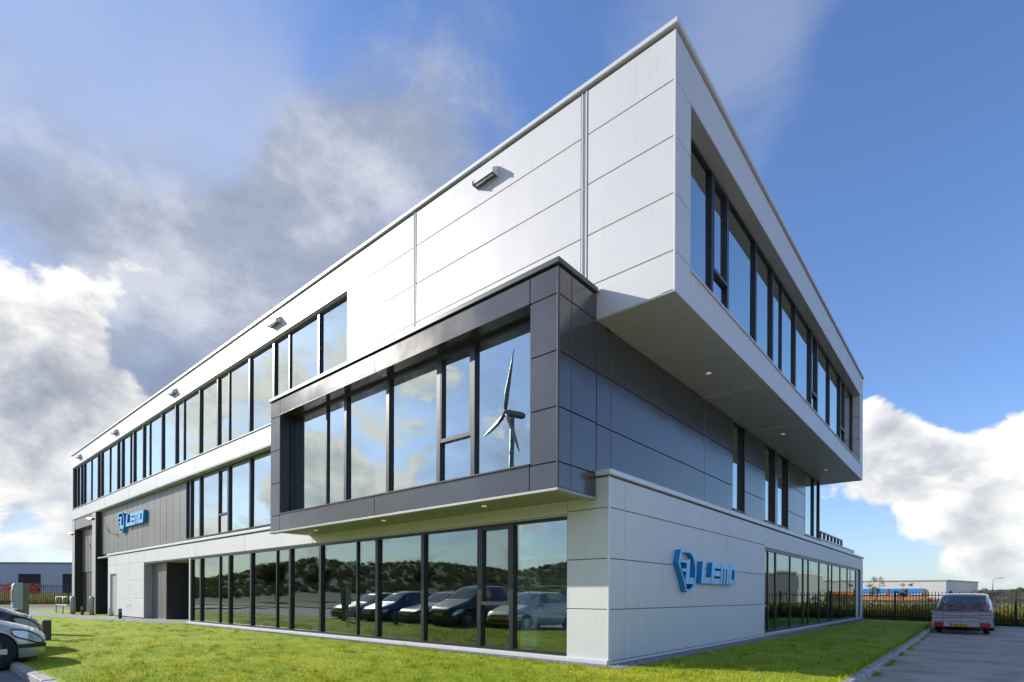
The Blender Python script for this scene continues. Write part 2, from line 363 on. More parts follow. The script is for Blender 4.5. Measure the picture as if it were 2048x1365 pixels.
    def mesh(s, name, fix=True):
        me = bpy.data.meshes.new(name); me.from_pydata(s.v, [], s.f)
        if any(s.sm): me.polygons.foreach_set('use_smooth', s.sm)
        if fix:
            bm = bmesh.new(); bm.from_mesh(me); bmesh.ops.recalc_face_normals(bm, faces=bm.faces); bm.to_mesh(me); bm.free()
        me.update(); return me
    def build(s, name, mat, parent=None, **kw):
        return link(name, s.mesh(name), mat, parent, **kw)
def link(name, me, mat, parent=None, loc=None, **kw):
    o = bpy.data.objects.new(name, me); C.objects.link(o)
    if mat is not None:
        if not me.materials: me.materials.append(MATS[mat])
        elif me.materials[0] != MATS[mat]:
            o.material_slots[0].link = 'OBJECT'; o.material_slots[0].material = MATS[mat]
    if parent is not None: o.parent = parent
    if loc is not None: o.location = loc
    tag(o, **kw); return o
def tag(o, label=None, category=None, group=None, kind=None):
    for k, v in (('label', label), ('category', category), ('group', group), ('kind', kind)):
        if v: o[k] = v
    return o
def thing(name, loc, label, cat, group=None, rz=0.):
    o = bpy.data.objects.new(name, None); C.objects.link(o); o.location = loc; o.rotation_euler = (0, 0, rz); o.empty_display_size = .2
    return tag(o, label, cat, group)
def copy_tree(o, parent=None):
    c = o.copy(); C.objects.link(c); c.parent = parent
    for ch in list(o.children): copy_tree(ch, c)
    return c
BOX_CACHE = {}
def bx(name, mat, parent, x0, x1, y0, y1, z0, z1, b=0., **kw):   # a box part centred on its own origin; equal sizes share one mesh
    x0, x1 = min(x0, x1), max(x0, x1); y0, y1 = min(y0, y1), max(y0, y1); z0, z1 = min(z0, z1), max(z0, z1)
    key = (round(x1 - x0, 4), round(y1 - y0, 4), round(z1 - z0, 4), b, mat)
    if key not in BOX_CACHE:
        hx, hy, hz = (x1 - x0) / 2, (y1 - y0) / 2, (z1 - z0) / 2
        BOX_CACHE[key] = MB().box(-hx, hx, -hy, hy, -hz, hz, b).mesh(name)
    o = link(name, BOX_CACHE[key], mat, parent, loc=((x0 + x1) / 2, (y0 + y1) / 2, (z0 + z1) / 2), **kw)
    return o
def struct(o): o['kind'] = 'structure'; return o

# ------------------------------------------------------------------ ground
def sheet(name, poly, z, mat, thick=None, **kw):
    mb = MB()
    if thick: mb.prism(poly, z - thick, z, lambda u, v, a: (u, v, a))
    else: mb.add([(u, v, z) for u, v in poly], [tuple(range(len(poly)))])
    return struct(mb.build(name, mat, **kw))
# wide terrain with gentle dunes, cut low under the yard
def terrain():
    xs = np.concatenate([np.linspace(-3000, -320, 14), np.linspace(-300, 300, 81), np.linspace(320, 3000, 14)]); ys = xs
    X, Y = np.meshgrid(xs, ys, indexing='ij')
    rr = np.hypot(X + 10, Y - 5)
    base = -0.16 + 0 * X
    def ridge(ax, ay, r0, wid, h, ang0, spread):
        th = np.arctan2(Y - ay, X - ax); d = np.abs((th - ang0 + np.pi) % (2 * np.pi) - np.pi)
        k = np.clip(1 - (d / spread) ** 2, 0, 1)
        bump = .80 + .13 * np.sin(th * 9 + 1) + .07 * np.sin(th * 23 + 2)
        return h * k * bump * np.exp(-((np.hypot(X - ax, Y - ay) - r0) / wid) ** 2)
    Z = base + ridge(5, -8, 170, 45, 15.5, math.atan2(-.70, -.71), .72) + ridge(5, -8, 230, 50, 6.5, R(72), .5)
    n, m = X.shape
    vs = np.stack([X, Y, Z], -1).reshape(-1, 3); fs = [(i * m + j, (i + 1) * m + j, (i + 1) * m + j + 1, i * m + j + 1) for i in range(n - 1) for j in range(m - 1)]
    mb = MB(); mb.add(vs.tolist(), fs, True); o = mb.build('terrain', 'dune'); struct(o); return o
terrain()
ROADZ = -0.10
KX, KY = 3.36, -6.60                                   # kerb lines on the right and at the car park
def arc(cx, cy, r, a0, a1, n=8): return [(cx + r * math.cos(a0 + (a1 - a0) * k / n), cy + r * math.sin(a0 + (a1 - a0) * k / n)) for k in range(n + 1)]
FA, FB = Vector((-0.9, 28.2)), Vector((7.6, 25.1))      # far fence line on the right
lawn_poly = [(-46, KY)] + arc(KX - 1.6, KY + 1.6, 1.6, -math.pi / 2, 0) + [(KX, 22.2), (KX, 25.0), (-2.5, 27.4), (-2.5, 34), (-46, 34)]
sheet('lawn', lawn_poly, 0.0, 'lawn_soil', thick=.3)
sheet('road', [(KX + .005, -60), (60, -60), (60, 3.8), (KX + 9, 23.3), (KX + .005, 23.6)], ROADZ, 'asphalt')
sheet('car_park', [(-75, -17.5), (KX, -17.5), (KX, KY - .005), (-75, KY - .005)], ROADZ - .004, 'asphalt_far')
sheet('verge', [(-90, -26), (KX, -26), (KX, -17.5), (-90, -17.5)], -.02, 'field', thick=.1)
sheet('street', [(-160, -34), (KX, -34), (KX, -26), (-160, -26)], -.10, 'asphalt_far')
sheet('footway', [(KX + .3, 23.45), (KX + 14, 19.2), (KX + 14.2, 20.6), (KX + .3, 24.6)], ROADZ + .03, 'concrete', thick=.12)
sheet('yard', [(-80, -3.4), (-46.0, -3.4), (-46.0, 40), (-80, 40)], -.012, 'field', thick=.3)
sheet('yard_road', [(-56, -16), (-46.02, -16), (-46.02, 30), (-56, 30)], -.006, 'asphalt_far')
# paved entrance path, slab by slab near the camera
pth = bpy.data.objects.new('entrance_path', None); C.objects.link(pth); struct(pth)
A0, A1, B0, B1 = Vector((-19.6, -.55)), Vector((-46, -5.0)), Vector((-25.2, .55)), Vector((-46, -2.9))
slab_i = 0
NP = 26
for i in range(NP):
    t0, t1 = i / NP, (i + 1) / NP - .002
    for j in range(3):
        s0, s1 = j / 3, (j + 1) / 3 - .012
        P = lambda t, s: (A0.lerp(A1, t)).lerp(B0.lerp(B1, t), s)
        q = [P(t0, s0), P(t1, s0), P(t1, s1), P(t0, s1)]
        MB().prism([(p.x, p.y) for p in q], -.03, .022 + rnd.uniform(-.002, .002), lambda u, v, a: (u, v, a)).build('paving_slab', 'concrete', pth)
# kerbs
def kerb(name, pts, label_):
    root = bpy.data.objects.new(name, None); C.objects.link(root); struct(root)
    P = [Vector(p) for p in pts]; seg = []
    for a, b in zip(P[:-1], P[1:]):
        L = (b - a).length; n = max(1, round(L / 1.0))
        seg += [(a.lerp(b, k / n), a.lerp(b, (k + 1) / n)) for k in range(n)]
    for a, b in seg:
        d = (b - a); L = d.length; ang = math.atan2(d.y, d.x); mid = (a + b) / 2
        key = ('kerb', round(L, 2))
        if key not in BOX_CACHE: BOX_CACHE[key] = MB().box(-L / 2 + .006, L / 2 - .006, -.075, .075, -.3, .015, .015).mesh('kerb_stone')
        o = link('kerb_stone', BOX_CACHE[key], 'kerb', root, loc=(mid.x + rnd.uniform(-.006, .006), mid.y + rnd.uniform(-.006, .006), rnd.uniform(-.008, .006)))
        o.rotation_euler = (rnd.uniform(-.02, .02), 0, ang + rnd.uniform(-.006, .006))
kerb('kerb_line', [(KX + .07, -1.5), (KX + .07, 23.4)], '')
kerb('car_park_kerb', [(-46, KY - .07), (1.2, KY - .07)], '')
# gravel strip along the facades
sheet('gravel_strip', [(-19.5, -.02), (-19.5, -.26), (.38, -.34), (.42, 27.0), (-.02, 27.2), (-.02, -.02)], .006, 'gravel')
def scatter_stones():
    vs = []; fs = []
    def stone(x, y, r):
        o = len(vs); rz = rnd.uniform(0, 6.3); q = []
        for (a, b, c) in ((1, 0, 0), (-1, 0, 0), (0, 1, 0), (0, -1, 0), (0, 0, 1)):
            k = r * rnd.uniform(.7, 1.25); ca, sa = math.cos(rz), math.sin(rz)
            vs.append((x + (a * ca - b * sa) * k, y + (a * sa + b * ca) * k, .006 + c * k * .8))
        fs.extend([(o, o + 2, o + 4), (o + 2, o + 1, o + 4), (o + 1, o + 3, o + 4), (o + 3, o, o + 4)])
    for _ in range(5200): stone(rnd.uniform(-13, .36), rnd.uniform(-.30, -.02), rnd.uniform(.008, .02))
    for _ in range(5200): stone(rnd.uniform(.0, .40), rnd.uniform(-.3, 16) ** 1.0, rnd.uniform(.008, .02))
    mb = MB(); mb.v = vs; mb.f = fs; mb.sm = [False] * len(fs)
    me = mb.mesh('gravel_stones', False); link('gravel_stones', me, 'stone', None, label='loose grey gravel along the foot of the silver walls', category='gravel', kind='stuff')
scatter_stones()
# grass blades
def blades(name, n, sampler, hmin, hmax, wid, mat, lean=.5, tone=.35, **kw):
    xy, zz = sampler(n); n = len(xy)
    h = nrg.uniform(hmin, hmax, n); a = nrg.uniform(0, 2 * np.pi, n); l = nrg.normal(0, lean, (n, 2)) * h[:, None]
    base = np.column_stack([xy, zz]); dx = np.column_stack([np.cos(a), np.sin(a), 0 * a]) * (wid * nrg.uniform(.6, 1.3, n))[:, None]
    tip = base + np.column_stack([l, h])
    V = np.stack([base - dx, base + dx, tip], 1).reshape(-1, 3)
    me = bpy.data.meshes.new(name); me.vertices.add(3 * n); me.vertices.foreach_set('co', V.ravel().astype(np.float32))
    me.loops.add(3 * n); me.loops.foreach_set('vertex_index', np.arange(3 * n, dtype=np.int32))
    me.polygons.add(n); me.polygons.foreach_set('loop_start', np.arange(0, 3 * n, 3, dtype=np.int32)); me.polygons.foreach_set('loop_total', np.full(n, 3, np.int32))
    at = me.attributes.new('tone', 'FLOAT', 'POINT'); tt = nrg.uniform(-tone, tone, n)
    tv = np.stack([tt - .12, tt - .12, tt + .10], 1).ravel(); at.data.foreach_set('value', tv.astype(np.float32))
    me.update(); me.validate()
    return link(name, me, mat, None, **kw)
CX, CY = 4.83, -8.18
def lawn_sampler(n):
    d = 5.5 * (52 / 5.5) ** nrg.uniform(0, 1, n) ; ang = YAW + np.pi / 2 + nrg.uniform(-.82, .82, n)
    x = CX + d * np.cos(ang); y = CY + d * np.sin(ang)
    ok = (y > KY + .06) & (x < KX - .06) & ~((x < .40 + .03 * np.sin(y * 9)) & (y > -.30 + .04 * np.sin(x * 7)) & (x > -19.5)) & ~((x > 1.8) & (y < -5.0) & (np.hypot(x - 1.76, y + 5) > 1.55))
    ok &= ~((x < -19.5) & (y > -.1)) & (x > -45) & (y < 25)
    tt = (-19.6 - x) / 26.4; pl = -.55 - 4.45 * tt; pu = .55 - 3.45 * np.clip((-25.2 - x) / 20.8, 0, 1)
    ok &= ~((x < -19.6) & (y > pl - .03) & (y < pu + .03))
    return np.column_stack([x[ok], y[ok]]), np.zeros(ok.sum())
def patchy(n):
    xy, z = lawn_sampler(n); return xy, z
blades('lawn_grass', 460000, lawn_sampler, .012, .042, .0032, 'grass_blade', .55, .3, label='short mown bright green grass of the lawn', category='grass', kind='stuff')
def tuft_sampler(n):
    k = 900; xy, z = lawn_sampler(k * 4); xy = xy[:k]
    i = nrg.integers(0, len(xy), n); p = xy[i] + nrg.normal(0, .05, (n, 2)); return p, np.zeros(n)
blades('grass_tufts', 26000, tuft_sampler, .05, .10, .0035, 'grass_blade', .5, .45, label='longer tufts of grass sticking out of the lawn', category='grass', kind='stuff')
def edge_sampler(n):
    k = n // 2
    a = np.column_stack([KX - .02 + nrg.normal(0, .035, k), nrg.uniform(-2, 22, k)])
    b = np.column_stack([KX + .15 + np.abs(nrg.normal(0, .05, n - k)), 22 * nrg.uniform(0, 1, n - k) ** 1.5 + .2])
    cl = np.sin(b[:, 1] * 3.1) + np.sin(b[:, 1] * 7.7) > .6
    return np.vstack([a, b[cl]]), np.concatenate([np.zeros(k), np.full(cl.sum(), ROADZ)])
blades('kerb_weeds', 9000, edge_sampler, .03, .11, .004, 'grass_blade', .7, .5, label='weeds growing along the grey kerb stones', category='weeds', kind='stuff')

# ------------------------------------------------------------------ office building
B = thing('office_building', (0, 0, 0), 'long silver and anthracite panelled office building with cantilevered top floor', 'building')
XA, XB = 1.177, -0.2546                                # faces: upper volume right side, dark wall
ZU, ZT = 6.045, 10.32
XL = -40.45
YD, YG = 18.38, 27.2                                   # depth of the upper floors and of the ground floor
G = .006                                               # half joint
def panel_y(x0, x1, z0, z1, yf, mat='silver', th=.035, out=-1):      # panel on a wall that faces -y
    return bx('facade_panel', mat, B, x0 + G, x1 - G, yf, yf + th, z0 + G, z1 - G, .006)
def panel_x(y0, y1, z0, z1, xf, mat='silver', th=.035):              # panel on a wall that faces +x
    return bx('facade_panel', mat, B, xf - th, xf, y0 + G, y1 - G, z0 + G, z1 - G, .006)
FASC = [XL, -36.45, -32.2, -27.85, -23.45, -18.95, -14.4, -9.9, -5.3]
ROWS = [6.69, 7.60, 8.51, 9.40]
# --- upper volume, long facade
for a, b in zip(FASC[:-1], FASC[1:]):
    panel_y(a, b, 9.40, 10.19, 0)
    if b <= -9: panel_y(a, b, ZU, 6.67, 0)
panel_y(-8.1, -5.3, ZU, 6.69, 0)
panel_y(-9.9, -8.1, ZU, 6.67, 0)
for z0, z1 in zip(ROWS[:-1], ROWS[1:]): panel_y(-8.1, -5.3, z0, z1, 0)
for a, b in ((-5.2, -.60), (-.46, XA)):
    for z0, z1 in zip([ZU] + ROWS, ROWS + [10.19]): panel_y(a, b, z0, z1, 0)
panel_y(-40.45, -40.12, 6.67, 9.40, 0)
for xm, wd in ((-.53, .026), (-5.25, .016)):
    bx('joint_strip', 'silver', B, xm - .062, xm + .062, .012, .04, ZU + .01, 10.19) if wd > .02 else bx('joint_strip', 'silver', B, xm - .042, xm + .042, .012, .04, ZU + .01, 10.19)
    for sx in (-1, 1): bx('joint_trim', 'silver_trim', B, xm + sx * wd * 1.7 - wd / 2, xm + sx * wd * 1.7 + wd / 2, -.010, .04, ZU + .01, 10.19, .003)
# --- upper volume, gable facing the road
for y0, y1 in ((0.0, .615),):
    for z0, z1 in zip([ZU] + ROWS, ROWS + [10.19]): panel_x(y0 + .04, y1, z0, z1, XA)
GJ = [.615, 4.95, 8.5, 13.1, 17.69]
for a, b in zip(GJ[:-1], GJ[1:]):
    panel_x(a, b, 9.42, 10.19, XA); panel_x(a, b, ZU, 6.61, XA)
for z0, z1 in zip([ZU] + ROWS, ROWS + [10.19]): panel_x(17.69, YD, z0, z1, XA)
bx('corner_trim', 'silver_trim', B, XA - .03, XA + .002, -.002, .045, ZU, 10.19, .004)
# backing behind the joints
cw = MB()
cw.box(XL + .05, -40.1, .05, .3, ZU + .03, 10.19); cw.box(-8.1, XA - .05, .05, .3, ZU + .03, 10.19); cw.box(XL + .05, -8.1, .05, .3, 9.42, 10.19); cw.box(XL + .05, -8.1, .05, .3, ZU + .03, 6.66)
cw.box(XA - .25, XA - .05, .3, .6, ZU + .03, 10.19); cw.box(XA - .25, XA - .05, .6, 17.7, 9.44, 10.19); cw.box(XA - .25, XA - .05, .6, 17.7, ZU + .03, 6.60); cw.box(XA - .25, XA - .05, 17.7, YD - .03, ZU + .03, 10.19)
cw.build('wall_core', 'gap_dark', B)
bw = MB(); bw.box(XL, XA, YD - .02, YD + .02, ZU, 10.19); bw.box(XL - .02, XL + .04, .06, YD, ZU, 10.19); bw.build('rear_wall', 'silver', B)
# coping
cp = MB(); cp.box(XL - .05, XA + .05, -.05, .30, 10.235, ZT, .008); cp.build('coping', 'silver_trim', B)
cp = MB(); cp.box(XA - .30, XA + .05, .31, YD + .05, 10.235, ZT, .008); cp.build('coping', 'silver_trim', B)
bx('roof', 'gap_dark', B, XL + .1, XA - .1, .1, YD - .05, 10.05, 10.19)
# reveals of the recesses
rv = MB(); rv.box(XL + .34, -8.1, .04, .22, 9.375, 9.398); rv.build('window_head', 'silver', B)
rv = MB(); rv.box(XL + .33, -8.09, -.035, .22, 6.668, 6.70, .004); rv.build('window_sill', 'silver_trim', B)
rv = MB(); rv.box(XA - .34, XA - .002, .615, 17.69, 9.40, 9.418); rv.build('window_head', 'soffit', B)
rv = MB(); rv.box(XA - .34, XA + .03, .60, 17.70, 6.612, 6.642, .004); rv.build('window_sill', 'silver_trim', B)
for z0, z1 in zip(ROWS[:-1], ROWS[1:]): bx('reveal_panel', 'silver', B, XA - .34, XA - .04, 17.66, 17.685, z0 + .01, z1 - .01, .004)
bx('reveal_panel', 'silver', B, XA - .34, XA - .04, .62, .645, 6.65, 9.40)
bx('reveal_panel', 'silver', B, -40.14, -40.115, .04, .3, 6.70, 9.37)
bx('reveal_panel', 'silver', B, -8.1, -8.075, .036, .3, 6.70, 9.37)
# soffit of the cantilever
SJ = [.0, 4.93, 8.49, 13.1, YD]
for a, b in zip(SJ[:-1], SJ[1:]): bx('soffit_panel', 'soffit', B, XB - .05, .94, a + .012, b - .012, ZU - .012, ZU + .03, .004)
for y in SJ[1:-1]: bx('soffit_trim', 'silver_trim', B, XB - .05, .95, y - .014, y + .014, ZU - .02, ZU + .02)
bx('soffit_edge', 'soffit', B, .945, XA - .002, .0, YD, ZU - .014, ZU + .03, .004)
bx('soffit_board', 'soffit', B, XL + .02, XB - .06, .01, 1.2, ZU - .03, ZU + .02)
for (x, y) in ((.386, 3.5), (.415, 9.3), (.417, 15.3)):
    MB().lathe([(.055, -.012), (.06, 0), (.06, .02)], 16, c=(x, y, ZU - .008)).build('downlight', 'downlight', B)

# --- glazing strips
def glaz_y(x_edges, thick, yg, z0, z1, gm, sash=(), zs=None, name='window_strip'):
    fr = MB(); xa, xb = min(x_edges), max(x_edges)
    fr.box(xa, xb, yg - .045, yg + .045, z1 - .055, z1)
    root = fr.build(name, 'mullion', B); MB().box(xa, xb, yg - .045, yg + .045, z0, z0 + .055).build('sill_rail', 'mullion', root)
    xs_ = sorted(x_edges)
    for x, tk in sorted(zip(x_edges, thick)):
        wd = .055 if tk else .028
        x0, x1 = max(x - wd, xa), min(x + wd, xb)
        bx('mullion', 'mullion', root, x0, x1, yg - (.075 if tk else .05), yg + .05, z0 + .056, z1 - .056, .004)
    for i, (a, b) in enumerate(zip(xs_[:-1], xs_[1:])):
        sl = [(z0, z1)]
        if i in sash:
            zb = zs
            sf = MB(); q = .055
            sf.box(a + .03, b - .03, yg - .07, yg + .03, z1 - .055 - q, z1 - .056); sf.box(a + .03, b - .03, yg - .07, yg + .03, zb, zb + q * 1.3)
            sf.box(a + .03, a + .03 + q, yg - .07, yg + .03, zb + q * 1.3, z1 - .055 - q); sf.box(b - .03 - q, b - .03, yg - .07, yg + .03, zb + q * 1.3, z1 - .055 - q)
            sf.build('sash', 'sash', root)
            sl = [(z0, zb + .02), (zb + .02, z1)]
        for (p0, p1) in sl:
            t = rnd.uniform(-.0022, .0022); t2 = rnd.uniform(-.0022, .0022)
            o = bx('pane', gm, root, a + .01, b - .01, yg - .004, yg + .004, p0 + .02, p1 - .02)
            o.rotation_euler = (t, 0, t2)
    return root
def glaz_x(y_edges, thick, xg, z0, z1, gm, sash=(), zs=None, name='window_strip'):
    fr = MB(); ya, yb = min(y_edges), max(y_edges)
    fr.box(xg - .045, xg + .045, ya, yb, z1 - .055, z1)
    root = fr.build(name, 'mullion', B); MB().box(xg - .045, xg + .045, ya, yb, z0, z0 + .055).build('sill_rail', 'mullion', root); ys_ = sorted(y_edges)
    for y, tk in sorted(zip(y_edges, thick)):
        wd = (.040 if tk else .024) if z0 < 1 else (.05 if tk else .03)
        bx('mullion', 'mullion', root, xg - .05, xg + ((.03 if tk else .02) if z0 < 1 else (.065 if tk else .045)), max(y - wd, ya), min(y + wd, yb), z0 + .056, z1 - .056, .004)
    for i, (a, b) in enumerate(zip(ys_[:-1], ys_[1:])):
        sl = [(z0, z1)]
        if i in sash:
            zb = zs; q = .055; sf = MB()
            sf.box(xg - .03, xg + .07, a + .03, b - .03, z1 - .055 - q, z1 - .056); sf.box(xg - .03, xg + .07, a + .03, b - .03, zb, zb + q * 1.3)
            sf.box(xg - .03, xg + .07, a + .03, a + .03 + q, zb + q * 1.3, z1 - .055 - q); sf.box(xg - .03, xg + .07, b - .03 - q, b - .03, zb + q * 1.3, z1 - .055 - q)
            sf.build('sash', 'sash', root); sl = [(z0, zb + .02), (zb + .02, z1)]
        for (p0, p1) in sl:
            o = bx('pane', gm, root, xg - .004, xg + .004, a + .01, b - .01, p0 + .02, p1 - .02)
            o.rotation_euler = (0, rnd.uniform(-.0022, .0022), rnd.uniform(-.0022, .0022))
    return root
T, F_ = 1, 0
glaz_y([-8.1, -9.7, -11.47, -12.46, -14.23, -15.96, -16.94, -18.72, -20.5, -21.41, -23.17, -24.95, -25.85, -27.36, -27.99, -29.4, -30.21, -31.81, -33.5, -34.23, -35.87, -37.56, -38.31, -39.23, -40.12],
       [0, T, 0, T, T, 0, T, T, 0, T, T, 0, T, T, 0, T, T, 0, T, T, 0, T, T, T, T], .15, 6.70, 9.372, 'glass')
glaz_x([.645, 2.24, 3.09, 4.94, 6.29, 7.17, 8.51, 10.4, 11.25, 13.11, 15.06, 15.9, 17.6], [0, T, T, T, T, 0, T, T, T, T, T, T, T], .87, 6.643, 9.398, 'glass', (1, 7, 10), 7.50)
glaz_y([-20.58, -20.1, -19.07, -17.26, -16.32, -14.51, -12.7, -10.9, -10.05], [T, T, T, 0, T, T, 0, T, T], .30, 3.50, 6.0, 'glass', (3,), 4.20)

# --- middle floor: bronze boards on the long side
nb = 16
for k in range(nb):
    a = -34.3 + k * (13.7 / nb); b_ = a + 13.7 / nb
    bx('cladding_board', 'bronze_board', B, a + .012, b_ - .012, .285, .32, 3.50, 6.0, .004)
cb = MB(); cb.box(-34.3, -20.6, .33, .4, 3.40, 6.04); cb.box(XL, XB, .31, .45, 6.0, 6.05); cb.build('wall_core', 'black_recess', B)
# --- dark wall on the gable, around the windows
DJ = [.0, .49, 4.95, 6.98]
DR = [3.36, 4.217, 5.13, 6.03]
for a, b in zip(DJ[:-1], DJ[1:]):
    for z0, z1 in zip(DR[:-1], DR[1:]): panel_x(a, b, z0, z1, XB, 'dark_panel')
for a, b in ((7.98, 9.96), (12.68, 15.08)):
    for z0, z1 in zip(DR[:-1], DR[1:]): panel_x(a, b, z0, z1, XB, 'dark_panel')
panel_x(11.07, 11.36, DR[0], DR[-1], XB, 'dark_panel')
for a, b in ((6.98, 7.98), (9.96, 11.07), (11.36, 12.68)): panel_x(a, b, DR[0], 3.60, XB, 'dark_panel')
panel_x(15.08, 17.69, DR[0], 3.60, XB, 'dark_panel')
dc = MB(); dc.box(XB - .3, XB - .04, .0, 6.97, 3.36, 6.04); dc.box(XB - .3, XB - .04, 7.99, 9.95, 3.36, 6.04); dc.box(XB - .3, XB - .04, 12.69, 15.07, 3.36, 6.04); dc.box(XB - .3, XB - .04, 11.08, 11.35, 3.36, 6.04)
for a, b in ((6.97, 7.99), (9.95, 11.08), (11.35, 12.69), (15.07, 17.69)): dc.box(XB - .3, XB - .04, a, b, 3.36, 3.59)
dc.box(-12, XB - .3, 17.6, 17.68, 3.36, 6.04)
dc.build('wall_core', 'black_recess', B)
for a, b, e in ((6.98, 7.98, ()), (9.96, 11.07, ()), (11.36, 12.68, ())):
    glaz_x([a, b], [T, T], XB - .12, 3.60, 6.03, 'glass', name='window'); bx('window_sill', 'dark_trim', B, XB - .15, XB + .03, a - .02, b + .02, 3.575, 3.60, .004)
glaz_x([15.08, 16.59, 17.66], [T, T, T], XB - .06, 3.60, 6.03, 'glass', name='window'); bx('window_sill', 'dark_trim', B, XB - .12, XB + .03, 15.06, 17.72, 3.575, 3.60, .004)

# --- projecting dark bay
DX0, DX1, DY, DZ0, DZ1 = -10.02, XB, -1.162, 2.93, 6.47
OX0, OX1, OZ0, OZ1 = -9.48, -.83, 3.385, 6.03
VR = [DZ0, 3.345, 4.227, 5.12, 6.03, DZ1]
for z0, z1 in zip(VR[:-1], VR[1:]):
    panel_y(OX1, DX1, z0, z1, DY, 'dark_panel'); panel_y(DX0, OX0, z0, z1, DY, 'dark_panel')
    panel_x(DY + .04, -.78, z0, z1, DX1, 'dark_panel'); panel_x(-.78, -.012, z0, z1, DX1, 'dark_panel')
for a, b in ((OX0, -5.17), (-5.17, OX1)):
    panel_y(a, b, OZ1, DZ1, DY, 'dark_panel'); panel_y(a, b, DZ0, OZ0, DY, 'dark_panel')
bx('corner_trim', 'dark_trim', B, DX1 - .03, DX1 + .001, DY - .001, DY + .04, DZ0, DZ1, .004)
bk = MB(); bk.box(DX0 + .02, OX0 - .002, DY + .04, DY + .12, DZ0 + .03, DZ1); bk.box(OX1 + .002, DX1 - .04, DY + .04, -.02, DZ0 + .03, DZ1); bk.box(OX0 - .002, OX1 + .002, DY + .04, DY + .1, OZ1 + .03, DZ1); bk.box(OX0 - .002, OX1 + .002, DY + .04, DY + .1, DZ0 + .03, OZ0 - .03)
bk.box(DX0 + .02, DX0 + .06, DY + .12, .28, DZ0 + .03, DZ1); bk.box(DX0 + .1, DX1 - .1, DY + .12, -.02, 6.35, DZ1); bk.build('wall_core', 'black_recess', B)
bx('bay_side', 'dark_panel', B, DX0, DX0 + .018, DY + .04, .28, DZ0, DZ1)
cp = MB(); cp.box(DX0 - .04, DX1 + .04, DY - .04, -.02, DZ1 + .022, 6.585, .008); cp.build('coping', 'dark_trim', B)
bx('bay_sill', 'dark_trim', B, OX0 - .01, OX1 + .01, DY - .03, -.74, OZ0 - .028, OZ0, .004)
bx('bay_head', 'dark_panel', B, OX0 - .01, OX1 + .01, DY - .02, -.74, OZ1, OZ1 + .025, .004)
bx('reveal_panel', 'dark_trim', B, OX0 - .02, OX0, DY + .036, -.74, OZ0, OZ1); bx('reveal_panel', 'dark_trim', B, OX1, OX1 + .02, DY + .036, -.74, OZ0, OZ1)
bx('bay_soffit', 'soffit_beige', B, DX0 + .02, DX1 - .02, DY + .1, -.01, DZ0 - .005, DZ0 + .025)
lip = MB(); lip.box(DX0 - .02, DX1 + .03, DY - .035, DY + .12, DZ0 - .055, DZ0 - .006, .006); lip.box(DX1 - .10, DX1 + .03, DY + .125, -.03, DZ0 - .055, DZ0 - .006, .006); lip.build('drip_edge', 'steel_grey', B)
for x in (-2.4, -5.6, -8.6): MB().lathe([(.05, -.012), (.055, 0), (.055, .02)], 16, c=(x, -.6, DZ0 - .008)).build('downlight', 'downlight', B)
glaz_y([OX0, -7.67, -6.78, -5.10, -3.42, -2.45, OX1], [T, 0, T, T, T, T, 0], -.80, OZ0, OZ1, 'glass', (4,), 4.25)

# --- ground floor
GR = [.06, .963, 1.85, 2.735, 3.27]
for z0, z1 in zip(GR[:-1], GR[1:]): panel_y(-.88, -.0, z0, z1, 0)
BJ = [-31.6, -27.65, -23.28, -18.8, -14.35, -9.85, -5.3, -.88]
for a, b in zip(BJ[:-1], BJ[1:]):
    if a >= -27: panel_y(a, b, 2.69, 3.27, 0)
for z0, z1 in zip(GR[:-1], GR[1:]):
    panel_y(-27.65, -25.33, z0, z1 if z1 < 3 else 3.27, 0)
    panel_y(-29.95, -27.65, z0, z1, 0)
panel_y(-31.6, -29.95, 2.30, 2.735, 0); panel_y(-31.6, -29.95, 2.735, 3.27, 0)
panel_y(-31.6, -31.2, .06, 2.30, 0)
panel_y(-25.33, -23.28, 2.70, 3.27, 0.001)
gc = MB(); gc.box(-.86, -.05, .05, .3, .0, 3.27); gc.box(-31.55, -.9, .05, .3, 2.72, 3.27); gc.box(-29.95, -25.36, .05, .3, .0, 2.72); gc.box(-31.55, -31.2, .05, .3, 0, 2.72); gc.box(-31.2, -29.95, .05, .3, 2.31, 2.72)
gc.build('wall_core', 'gap_dark', B)
dr = bx('door', 'grey_column', B, -31.15, -30.0, .07, .12, .03, 2.27, .004); bx('door_handle', 'chrome', dr, .42, .48, -.08, -.03, -.12, -.08)
df = MB(); df.box(-31.2, -31.15, -.01, .14, .03, 2.30); df.box(-30.0, -29.95, -.01, .14, .03, 2.30); df.box(-31.15, -30.0, -.01, .14, 2.27, 2.30); df.build('door_frame', 'silver_trim', B)
RG = [.58, 4.95, 9.02]
for z0, z1 in zip(GR[:-1], GR[1:]):
    panel_x(.04, .58, z0, z1, 0.)
    for a, b in zip(RG[:-1], RG[1:]): panel_x(a, b, z0, z1, 0.)
    panel_x(26.45, YG, z0, z1, 0.)
for a, b in zip([9.02, 13.05, 17.7, 22.3], [13.05, 17.7, 22.3, 26.45]): panel_x(a, b, 2.67, 3.27, 0.)
bx('corner_trim', 'silver_trim', B, -.03, .002, -.002, .045, .03, 3.27, .004)
gk = MB(); gk.box(-.3, -.05, .3, 9.0, .0, 3.27); gk.box(-.3, -.05, 9.0, 26.47, 2.70, 3.27); gk.box(-.3, -.05, 26.47, YG - .04, 0, 3.27); gk.box(-31.5, -.3, YG - .1, YG - .04, 0, 3.27); gk.build('wall_core', 'gap_dark', B)
cp = MB(); cp.box(-31.65, XB - .01, -.05, .29, 3.295, 3.39, .008); cp.build('coping', 'silver_trim', B)
